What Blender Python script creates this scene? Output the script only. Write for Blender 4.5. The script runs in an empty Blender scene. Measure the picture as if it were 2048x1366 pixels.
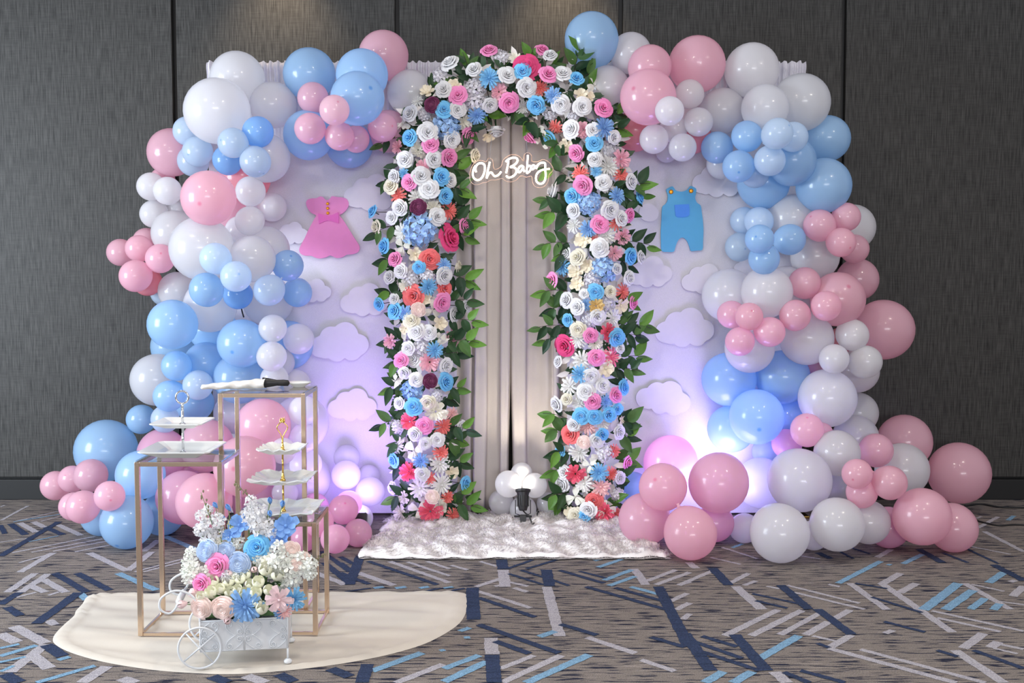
# Balloon backdrop with a flower arch: every object is built below in mesh code
import bpy, bmesh, math, random
from mathutils import Vector, Matrix
random.seed(11)
SC = bpy.context.scene
COL = SC.collection
PI = math.pi

# ---------------------------------------------------------------- camera
F_PX, CAM_H, CAM_D = 2200.0, 1.24, 5.5
TH = math.atan(143 / 2200)
cam = bpy.data.cameras.new('camera')
cam.sensor_width = 36
cam.lens = F_PX / 2048 * 36
cam.clip_end = 60
cam_o = bpy.data.objects.new('camera', cam)
COL.objects.link(cam_o)
cam_o.location = (0, -CAM_D, CAM_H)
cam_o.rotation_euler = (PI / 2 - TH, 0, 0)
SC.camera = cam_o

# ---------------------------------------------------------------- colour management
vs = SC.view_settings
vs.view_transform = 'Standard'
vs.look = 'None'
vs.gamma = 1.0
vs.use_curve_mapping = False
vs.exposure = 0.42
SC.cycles.max_bounces = 8
SC.cycles.transparent_max_bounces = 12
SC.cycles.sample_clamp_indirect = 6.0

# ---------------------------------------------------------------- world and lights
w = bpy.data.worlds.new('world')
SC.world = w
w.use_nodes = True
w.node_tree.nodes['Background'].inputs[0].default_value = (0.90, 0.90, 0.95, 1)
w.node_tree.nodes['Background'].inputs[1].default_value = 0.44

def lamp(name, kind, loc, target, power, color, size=0.1, size_y=None, spot=None, blend=0.5, shape=None):
    l = bpy.data.lights.new(name, kind)
    l.energy = power
    l.color = color
    if kind == 'AREA':
        l.shape = shape or ('RECTANGLE' if size_y else 'DISK')
        l.size = size
        if size_y: l.size_y = size_y
    else:
        l.shadow_soft_size = size
    if kind == 'SPOT':
        l.spot_size = spot
        l.spot_blend = blend
    o = bpy.data.objects.new(name, l)
    COL.objects.link(o)
    o.location = loc
    o.rotation_euler = (Vector(target) - Vector(loc)).to_track_quat('-Z', 'Y').to_euler()
    return o

# daylight from the tall windows at the front left of the room
lamp('window_light', 'AREA', (-5.0, -2.9, 1.5), (-0.6, 0.1, 1.0), 205, (0.79, 0.895, 1.0), 1.6, 2.0)
# far end of the room, a row of windows behind the photographer
lamp('window_light_far', 'AREA', (0.8, -12.0, 1.9), (0, 0, 1.0), 190, (0.95, 0.96, 1.0), 4.0, 0.9)
# ceiling downlights
for i, (x, y, e) in enumerate(((-2.2, -2.2, 12), (0.0, -2.2, 12), (2.2, -2.2, 12), (-1.1, -3.8, 12), (1.1, -3.8, 12))):
    lamp('ceiling_downlight', 'AREA', (x, y, 2.95), (x, y, 0), e, (1.0, 0.9, 0.78), 0.16)
for x in (-1.22, 0.26):
    lamp('wall_washer', 'SPOT', (x, -0.02, 3.0), (x, 0.40, 2.3), 26, (1.0, 0.76, 0.5), 0.04, spot=1.25, blend=0.9)

# ---------------------------------------------------------------- helpers
def lin(r, g, b):
    f = lambda c: (c / 255 / 12.92) if c / 255 <= 0.04045 else ((c / 255 + 0.055) / 1.055) ** 2.4
    return (f(r), f(g), f(b), 1.0)

CT, ST = math.cos(TH), math.sin(TH)
def ray(px, py):
    u, v = (px - 1024) / F_PX, (683 - py) / F_PX
    return u, CT + v * ST, -ST + v * CT
def at(px, py, Y):
    """world point seen at photo pixel (px, py) that stands in the plane y = Y"""
    dx, dy, dz = ray(px, py)
    t = (Y + CAM_D) / dy
    return Vector((dx * t, Y, CAM_H + dz * t))
def ground(px, py, z=0.0):
    dx, dy, dz = ray(px, py)
    t = (z - CAM_H) / dz
    return Vector((dx * t, -CAM_D + dy * t, z))
def pxm(Y):
    return (Y + CAM_D) / F_PX

class MB:
    """collects simple shapes and links them as one mesh object"""
    def __init__(s): s.v, s.f, s.m = [], [], []
    def add(s, vs_, fs_, mi=0):
        n = len(s.v)
        s.v.extend([tuple(p) for p in vs_])
        s.f.extend([tuple(i + n for i in f) for f in fs_])
        s.m.extend([mi] * len(fs_))
        return s
    def box(s, c, d, mi=0, rot=None):
        x, y, z = d[0] / 2, d[1] / 2, d[2] / 2
        ps = [Vector(p) for p in ((-x,-y,-z),(x,-y,-z),(x,y,-z),(-x,y,-z),(-x,-y,z),(x,-y,z),(x,y,z),(-x,y,z))]
        if rot: ps = [rot @ p for p in ps]
        ps = [p + Vector(c) for p in ps]
        return s.add(ps, [(0,3,2,1),(4,5,6,7),(0,1,5,4),(1,2,6,5),(2,3,7,6),(3,0,4,7)], mi)
    def tube(s, pts, r, n=8, mi=0, closed=False, cap=True):
        pts = [Vector(p) for p in pts]
        N = len(pts)
        rs = r if isinstance(r, (list, tuple)) else [r] * N
        vs_, fs_ = [], []
        prev = None
        for i, p in enumerate(pts):
            if closed: t = pts[(i + 1) % N] - pts[i - 1]
            else: t = pts[min(i + 1, N - 1)] - pts[max(i - 1, 0)]
            if t.length < 1e-9: t = Vector((0, 0, 1))
            t.normalize()
            a = prev - t * prev.dot(t) if prev is not None else t.orthogonal()
            if a.length < 1e-6: a = t.orthogonal()
            a.normalize()
            prev = a
            b = t.cross(a)
            for k in range(n):
                an = 2 * PI * k / n
                vs_.append(p + (a * math.cos(an) + b * math.sin(an)) * rs[i])
        for i in range(N if closed else N - 1):
            j = (i + 1) % N
            for k in range(n):
                l = (k + 1) % n
                fs_.append((i * n + k, i * n + l, j * n + l, j * n + k))
        if cap and not closed:
            fs_.append(tuple(range(n - 1, -1, -1)))
            fs_.append(tuple((N - 1) * n + k for k in range(n)))
        return s.add(vs_, fs_, mi)
    def lathe(s, prof, n=20, c=(0, 0, 0), mi=0, rot=None):
        vs_, fs_ = [], []
        for (r, z) in prof:
            for k in range(n):
                a = 2 * PI * k / n
                p = Vector((r * math.cos(a), r * math.sin(a), z))
                if rot: p = rot @ p
                vs_.append(p + Vector(c))
        for i in range(len(prof) - 1):
            for k in range(n):
                l = (k + 1) % n
                fs_.append((i * n + k, i * n + l, (i + 1) * n + l, (i + 1) * n + k))
        return s.add(vs_, fs_, mi)
    def prism(s, pts, y0, y1, mi=0):
        """outline in x,z extruded along y"""
        n = len(pts)
        vs_ = [(x, y0, z) for x, z in pts] + [(x, y1, z) for x, z in pts]
        fs_ = [tuple(range(n)), tuple(range(2 * n - 1, n - 1, -1))]
        fs_ += [(i, (i + n), (i + 1) % n + n, (i + 1) % n) for i in range(n)]
        return s.add(vs_, fs_, mi)
    def grid(s, fn, nu, nv, mi=0):
        vs_ = [fn(i / nu, j / nv) for j in range(nv + 1) for i in range(nu + 1)]
        W = nu + 1
        fs_ = [(j * W + i, j * W + i + 1, (j + 1) * W + i + 1, (j + 1) * W + i) for j in range(nv) for i in range(nu)]
        return s.add(vs_, fs_, mi)
    def mesh(s, name, mats, smooth=False, auto=None):
        me = bpy.data.meshes.new(name)
        me.from_pydata(s.v, [], s.f)
        for m in (mats if isinstance(mats, (list, tuple)) else [mats]): me.materials.append(m)
        me.polygons.foreach_set('material_index', s.m)
        if smooth: me.polygons.foreach_set('use_smooth', [True] * len(s.f))
        me.update()
        if auto is not None:
            bm = bmesh.new(); bm.from_mesh(me)
            bmesh.ops.recalc_face_normals(bm, faces=bm.faces)
            for e in bm.edges:
                e.smooth = not (len(e.link_faces) == 2 and e.calc_face_angle(0) > auto)
            bm.to_mesh(me); bm.free()
        return me
    def build(s, name, mats, parent=None, smooth=False, auto=None, loc=None, rot=None):
        return link(name, s.mesh(name, mats, smooth, auto), parent, loc, rot)

def link(name, me, parent=None, loc=None, rot=None):
    o = bpy.data.objects.new(name, me)
    COL.objects.link(o)
    if parent: o.parent = parent
    if loc is not None: o.location = loc
    if rot is not None: o.rotation_euler = rot
    return o
def empty(name, loc=(0, 0, 0), rz=0.0):
    o = bpy.data.objects.new(name, None)
    COL.objects.link(o)
    o.location = loc
    o.rotation_euler = (0, 0, rz)
    o.empty_display_size = 0.05
    return o
def tag(o, label=None, cat=None, group=None, kind=None):
    if label: o['label'] = label
    if cat: o['category'] = cat
    if group: o['group'] = group
    if kind: o['kind'] = kind
    return o
def bev(o, w_=0.003, seg=2):
    m = o.modifiers.new('bevel', 'BEVEL'); m.width = w_; m.segments = seg; m.limit_method = 'ANGLE'
    return o
def smooth_path(pts, n=6, closed=False):
    pts = [Vector(p) for p in pts]
    N = len(pts)
    out = []
    for i in range(N if closed else N - 1):
        g = (lambda k: pts[k % N]) if closed else (lambda k: pts[max(0, min(N - 1, k))])
        p0, p1, p2, p3 = g(i - 1), g(i), g(i + 1), g(i + 2)
        for k in range(n):
            t = k / n
            out.append(0.5 * ((2 * p1) + (p2 - p0) * t + (2 * p0 - 5 * p1 + 4 * p2 - p3) * t * t + (3 * p1 - p0 - 3 * p2 + p3) * t ** 3))
    if not closed: out.append(pts[-1])
    return out

# ---------------------------------------------------------------- materials
def new_mat(name):
    m = bpy.data.materials.new(name); m.use_nodes = True
    nt = m.node_tree
    return m, nt, nt.nodes['Principled BSDF'], nt.nodes['Material Output']
def N_(nt, t, **kw):
    n = nt.nodes.new(t)
    for k, v in kw.items(): setattr(n, k, v)
    return n
def simple(name, color, rough=0.5, metal=0.0, noise=0.0, scale=40.0, bump=0.0, **inp):
    m, nt, p, out = new_mat(name)
    p.inputs['Base Color'].default_value = color
    p.inputs['Roughness'].default_value = rough
    p.inputs['Metallic'].default_value = metal
    for k, v in inp.items(): p.inputs[k.replace('_', ' ')].default_value = v
    tc = N_(nt, 'ShaderNodeTexCoord')
    nz = N_(nt, 'ShaderNodeTexNoise'); nz.inputs['Scale'].default_value = scale; nz.inputs['Detail'].default_value = 4
    nt.links.new(tc.outputs['Object'], nz.inputs['Vector'])
    if noise:
        mx = N_(nt, 'ShaderNodeMix', data_type='RGBA', blend_type='MULTIPLY')
        mx.inputs['Factor'].default_value = 1
        mr = N_(nt, 'ShaderNodeMapRange')
        mr.inputs['To Min'].default_value = 1 - noise; mr.inputs['To Max'].default_value = 1 + noise
        nt.links.new(nz.outputs['Fac'], mr.inputs['Value'])
        mx.inputs['A'].default_value = color
        nt.links.new(mr.outputs['Result'], mx.inputs['B'])
        nt.links.new(mx.outputs['Result'], p.inputs['Base Color'])
    if bump:
        b = N_(nt, 'ShaderNodeBump'); b.inputs['Strength'].default_value = bump; b.inputs['Distance'].default_value = 0.002
        nt.links.new(nz.outputs['Fac'], b.inputs['Height'])
        nt.links.new(b.outputs['Normal'], p.inputs['Normal'])
    return m

def wall_material():
    m, nt, p, out = new_mat('woven_wall_fabric')
    tc = N_(nt, 'ShaderNodeTexCoord')
    def streak(sx, sz, det):
        mp = N_(nt, 'ShaderNodeMapping'); mp.inputs['Scale'].default_value = (sx, sx, sz)
        n = N_(nt, 'ShaderNodeTexNoise'); n.inputs['Scale'].default_value = 1; n.inputs['Detail'].default_value = det
        nt.links.new(tc.outputs['Object'], mp.inputs['Vector']); nt.links.new(mp.outputs['Vector'], n.inputs['Vector'])
        return n.outputs['Fac']
    a = streak(170, 9, 3); b = streak(10, 200, 2); c = streak(3, 1.2, 2)
    ad = N_(nt, 'ShaderNodeMath', operation='MULTIPLY_ADD'); nt.links.new(b, ad.inputs[0]); ad.inputs[1].default_value = 0.30
    nt.links.new(a, ad.inputs[2])
    r = N_(nt, 'ShaderNodeValToRGB')
    r.color_ramp.elements[0].position = 0.42; r.color_ramp.elements[0].color = (0.011, 0.0105, 0.010, 1)
    r.color_ramp.elements[1].position = 0.85; r.color_ramp.elements[1].color = (0.066, 0.064, 0.061, 1)
    nt.links.new(ad.outputs[0], r.inputs[0]); nt.links.new(r.outputs[0], p.inputs['Base Color'])
    bp = N_(nt, 'ShaderNodeBump'); bp.inputs['Strength'].default_value = 0.35; bp.inputs['Distance'].default_value = 0.002
    nt.links.new(ad.outputs[0], bp.inputs['Height']); nt.links.new(bp.outputs[0], p.inputs['Normal'])
    p.inputs['Roughness'].default_value = 0.55
    p.inputs['Specular IOR Level'].default_value = 0.30
    return m

def carpet_material(name, base, dark, thread=True):
    m, nt, p, out = new_mat(name)
    tc = N_(nt, 'ShaderNodeTexCoord')
    mp = N_(nt, 'ShaderNodeMapping'); mp.inputs['Scale'].default_value = (9, 85, 1)
    n = N_(nt, 'ShaderNodeTexNoise'); n.inputs['Scale'].default_value = 1; n.inputs['Detail'].default_value = 3
    nt.links.new(tc.outputs['Object'], mp.inputs['Vector']); nt.links.new(mp.outputs['Vector'], n.inputs['Vector'])
    fine = N_(nt, 'ShaderNodeTexNoise'); fine.inputs['Scale'].default_value = 260; fine.inputs['Detail'].default_value = 2
    nt.links.new(tc.outputs['Object'], fine.inputs['Vector'])
    r = N_(nt, 'ShaderNodeValToRGB')
    e = r.color_ramp.elements
    if thread:
        e[0].position = 0.405; e[0].color = dark
        e[1].position = 0.45; e[1].color = base
        q = e.new(0.60); q.color = base
        q = e.new(0.70); q.color = tuple(c * 1.5 for c in base[:3]) + (1,)
    else:
        e[0].position = 0.25; e[0].color = dark
        e[1].position = 0.5; e[1].color = base
    nt.links.new(n.outputs['Fac'], r.inputs[0])
    mx = N_(nt, 'ShaderNodeMix', data_type='RGBA', blend_type='MULTIPLY'); mx.inputs['Factor'].default_value = 1
    mr = N_(nt, 'ShaderNodeMapRange'); mr.inputs['From Min'].default_value = 0.3; mr.inputs['From Max'].default_value = 0.7
    mr.inputs['To Min'].default_value = 0.62; mr.inputs['To Max'].default_value = 1.3
    nt.links.new(fine.outputs['Fac'], mr.inputs['Value'])
    nt.links.new(r.outputs[0], mx.inputs['A']); nt.links.new(mr.outputs[0], mx.inputs['B'])
    nt.links.new(mx.outputs['Result'], p.inputs['Base Color'])
    bp = N_(nt, 'ShaderNodeBump'); bp.inputs['Strength'].default_value = 0.6; bp.inputs['Distance'].default_value = 0.003
    nt.links.new(fine.outputs['Fac'], bp.inputs['Height']); nt.links.new(bp.outputs[0], p.inputs['Normal'])
    p.inputs['Roughness'].default_value = 0.95
    p.inputs['Specular IOR Level'].default_value = 0.1
    return m

def latex_material(name, nub):
    m, nt, p, out = new_mat(name)
    oi = N_(nt, 'ShaderNodeObjectInfo')
    col = oi.outputs['Color']
    if nub:
        tc = N_(nt, 'ShaderNodeTexCoord'); sp = N_(nt, 'ShaderNodeSeparateXYZ')
        nt.links.new(tc.outputs['Object'], sp.inputs[0])
        mr = N_(nt, 'ShaderNodeMapRange', interpolation_type='SMOOTHSTEP')
        mr.inputs['From Min'].default_value = 0.9915; mr.inputs['From Max'].default_value = 0.9985
        nt.links.new(sp.outputs['Z'], mr.inputs['Value'])
        ga = N_(nt, 'ShaderNodeGamma'); ga.inputs['Gamma'].default_value = 2.2
        nt.links.new(col, ga.inputs['Color'])
        mx = N_(nt, 'ShaderNodeMix', data_type='RGBA')
        nt.links.new(mr.outputs[0], mx.inputs['Factor']); nt.links.new(col, mx.inputs['A']); nt.links.new(ga.outputs[0], mx.inputs['B'])
        col = mx.outputs['Result']
    nt.links.new(col, p.inputs['Base Color'])
    p.inputs['Roughness'].default_value = 0.24
    p.inputs['Specular IOR Level'].default_value = 0.55
    p.inputs['Coat Weight'].default_value = 0.55
    p.inputs['Coat Roughness'].default_value = 0.10
    tr = N_(nt, 'ShaderNodeBsdfTranslucent'); nt.links.new(col, tr.inputs['Color'])
    tp = N_(nt, 'ShaderNodeBsdfTransparent'); nt.links.new(col, tp.inputs['Color'])
    m1 = N_(nt, 'ShaderNodeMixShader'); m1.inputs[0].default_value = 0.54
    nt.links.new(p.outputs[0], m1.inputs[1]); nt.links.new(tr.outputs[0], m1.inputs[2])
    m2 = N_(nt, 'ShaderNodeMixShader'); m2.inputs[0].default_value = 0.10
    nt.links.new(m1.outputs[0], m2.inputs[1]); nt.links.new(tp.outputs[0], m2.inputs[2])
    nt.links.new(m2.outputs[0], out.inputs['Surface'])
    return m

def tinted(name, rough=0.6, transl=0.25, veins=False):
    """colour from the object, with a little light passing through"""
    m, nt, p, out = new_mat(name)
    oi = N_(nt, 'ShaderNodeObjectInfo'); tc = N_(nt, 'ShaderNodeTexCoord')
    nz = N_(nt, 'ShaderNodeTexNoise'); nz.inputs['Scale'].default_value = 6; nt.links.new(tc.outputs['Object'], nz.inputs['Vector'])
    mr = N_(nt, 'ShaderNodeMapRange'); mr.inputs['To Min'].default_value = 0.8; mr.inputs['To Max'].default_value = 1.18
    nt.links.new(nz.outputs['Fac'], mr.inputs['Value'])
    mx = N_(nt, 'ShaderNodeMix', data_type='RGBA', blend_type='MULTIPLY'); mx.inputs['Factor'].default_value = 1
    nt.links.new(oi.outputs['Color'], mx.inputs['A']); nt.links.new(mr.outputs[0], mx.inputs['B'])
    nt.links.new(mx.outputs['Result'], p.inputs['Base Color'])
    p.inputs['Roughness'].default_value = rough
    p.inputs['Specular IOR Level'].default_value = 0.3
    tr = N_(nt, 'ShaderNodeBsdfTranslucent'); nt.links.new(mx.outputs['Result'], tr.inputs['Color'])
    ms = N_(nt, 'ShaderNodeMixShader'); ms.inputs[0].default_value = transl
    nt.links.new(p.outputs[0], ms.inputs[1]); nt.links.new(tr.outputs[0], ms.inputs[2])
    nt.links.new(ms.outputs[0], out.inputs['Surface'])
    return m

def fabric(name, color, scale=500.0, bump=0.15, rough=0.85, transl=0.0):
    m, nt, p, out = new_mat(name)
    tc = N_(nt, 'ShaderNodeTexCoord')
    nz = N_(nt, 'ShaderNodeTexNoise'); nz.inputs['Scale'].default_value = scale; nz.inputs['Detail'].default_value = 3
    nt.links.new(tc.outputs['Object'], nz.inputs['Vector'])
    r = N_(nt, 'ShaderNodeValToRGB')
    r.color_ramp.elements[0].position = 0.3; r.color_ramp.elements[0].color = tuple(c * 0.9 for c in color[:3]) + (1,)
    r.color_ramp.elements[1].position = 0.7; r.color_ramp.elements[1].color = color
    nt.links.new(nz.outputs['Fac'], r.inputs[0]); nt.links.new(r.outputs[0], p.inputs['Base Color'])
    b = N_(nt, 'ShaderNodeBump'); b.inputs['Strength'].default_value = bump; b.inputs['Distance'].default_value = 0.001
    nt.links.new(nz.outputs['Fac'], b.inputs['Height']); nt.links.new(b.outputs[0], p.inputs['Normal'])
    p.inputs['Roughness'].default_value = rough
    p.inputs['Specular IOR Level'].default_value = 0.2
    if transl:
        tr = N_(nt, 'ShaderNodeBsdfTranslucent'); nt.links.new(r.outputs[0], tr.inputs['Color'])
        ms = N_(nt, 'ShaderNodeMixShader'); ms.inputs[0].default_value = transl
        nt.links.new(p.outputs[0], ms.inputs[1]); nt.links.new(tr.outputs[0], ms.inputs[2])
        nt.links.new(ms.outputs[0], out.inputs['Surface'])
    return m

def glow(name, color, strength):
    m, nt, p, out = new_mat(name)
    p.inputs['Base Color'].default_value = color
    p.inputs['Emission Color'].default_value = color
    p.inputs['Emission Strength'].default_value = strength
    return m
def clear(name, tint=(0.95, 0.97, 1, 1), rough=0.02, amount=0.9):
    m, nt, p, out = new_mat(name)
    p.inputs['Base Color'].default_value = tint
    p.inputs['Roughness'].default_value = rough
    p.inputs['Specular IOR Level'].default_value = 0.6
    tp = N_(nt, 'ShaderNodeBsdfTransparent'); tp.inputs['Color'].default_value = tint
    lw = N_(nt, 'ShaderNodeFresnel'); lw.inputs['IOR'].default_value = 1.45
    mr = N_(nt, 'ShaderNodeMapRange'); mr.inputs['To Min'].default_value = 1 - amount; mr.inputs['To Max'].default_value = 1
    nt.links.new(lw.outputs[0], mr.inputs['Value'])
    ge = N_(nt, 'ShaderNodeNewGeometry'); mu = N_(nt, 'ShaderNodeMath', operation='MULTIPLY_ADD')
    inv = N_(nt, 'ShaderNodeMath', operation='SUBTRACT'); inv.inputs[0].default_value = 1.0; nt.links.new(ge.outputs['Backfacing'], inv.inputs[1])
    nt.links.new(mr.outputs[0], mu.inputs[0]); nt.links.new(inv.outputs[0], mu.inputs[1]); mu.inputs[2].default_value = 0.0
    gl = N_(nt, 'ShaderNodeBsdfGlossy'); gl.inputs['Roughness'].default_value = rough
    ms = N_(nt, 'ShaderNodeMixShader')
    nt.links.new(mu.outputs[0], ms.inputs[0]); nt.links.new(tp.outputs[0], ms.inputs[1]); nt.links.new(gl.outputs[0], ms.inputs[2])
    nt.links.new(ms.outputs[0], out.inputs['Surface'])
    return m

M = dict(
    wall=wall_material(),
    black=simple('black_joint', (0.006, 0.006, 0.007, 1), 0.5),
    base=simple('black_skirting', (0.004, 0.004, 0.0045, 1), 0.6, noise=0.2),
    carpet=carpet_material('striated_carpet', (0.212, 0.186, 0.170, 1), (0.022, 0.025, 0.045, 1)),
    c_white=carpet_material('carpet_pale_grey', (0.40, 0.385, 0.42, 1), (0.30, 0.29, 0.34, 1), False),
    c_blue=carpet_material('carpet_sky_blue', (0.20, 0.35, 0.50, 1), (0.14, 0.26, 0.40, 1), False),
    c_navy=carpet_material('carpet_navy', (0.036, 0.052, 0.105, 1), (0.02, 0.03, 0.06, 1), False),
    latex=latex_material('balloon_latex', False), latex_nub=latex_material('balloon_latex_nub', True),
    petal=tinted('foam_petal', 0.65, 0.10), leaf=tinted('silk_leaf', 0.42, 0.2),
    backdrop=fabric('violet_lit_white_cloth', (0.69, 0.675, 0.74, 1), 300, 0.05),  # white cloth, with the violet spill of the floods put into its colour
    drape=fabric('cream_drape_cloth', (0.70, 0.645, 0.625, 1), 700, 0.2, transl=0.05),
    gather=fabric('ivory_gathered_cloth', (0.76, 0.72, 0.70, 1), 500, 0.15),
    board=simple('white_foam_board', (0.71, 0.69, 0.77, 1), 0.8, noise=0.03),
    pinkfoam=simple('pink_foam_sheet', lin(228, 140, 192), 0.8, noise=0.04),
    pinkbow=simple('deep_pink_foam_sheet', lin(222, 108, 182), 0.8, noise=0.04),
    bluefoam=simple('blue_foam_sheet', lin(96, 178, 222), 0.8, noise=0.04),
    bluepocket=simple('royal_blue_foam_sheet', lin(84, 150, 238), 0.8, noise=0.04),
    goldbtn=simple('gold_button', lin(225, 150, 30), 0.35, 0.6, noise=0.1),
    gold=simple('rose_gold_metal', lin(224, 200, 176), 0.22, 0.9, noise=0.06, scale=8),
    brass=simple('polished_brass', lin(226, 186, 98), 0.16, 1.0, noise=0.05),
    chrome=simple('chrome', lin(225, 228, 232), 0.07, 1.0),
    china=simple('white_glazed_china', (0.78, 0.79, 0.78, 1), 0.12, Coat_Weight=0.4),
    glass=clear('table_glass', (0.90, 0.94, 0.95, 1), 0.02, 0.86),
    acrylic=clear('clear_acrylic', (0.97, 0.96, 0.96, 1), 0.05, 0.97),
    acrylic_edge=simple('acrylic_cut_edge', lin(225, 190, 170), 0.2),
    neon=glow('warm_white_neon', (1.0, 0.80, 0.58, 1), 4.5),
    fur=simple('white_faux_fur', (0.84, 0.81, 0.81, 1), 0.95, noise=0.05, scale=60, bump=0.3),
    mat=fabric('cream_linen', (0.66, 0.61, 0.54, 1), 800, 0.3),
    whitemetal=simple('white_painted_metal', (0.74, 0.77, 0.80, 1), 0.35, noise=0.04),
    blackmetal=simple('black_painted_metal', (0.012, 0.012, 0.014, 1), 0.4),
    rubber=simple('black_cable', (0.01, 0.01, 0.012, 1), 0.55),
    napkin=fabric('white_paper_wrap', (0.80, 0.78, 0.75, 1), 200, 0.3),
    stem=simple('twig_brown', (0.05, 0.035, 0.03, 1), 0.7),
    greenstem=simple('green_stem', (0.12, 0.22, 0.06, 1), 0.6),
    lampglow=glow('lamp_lens', (1.0, 0.93, 0.78, 1), 25.0),
    ledglow=glow('violet_led', (0.5, 0.4, 1.0, 1), 12.0),
)
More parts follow.
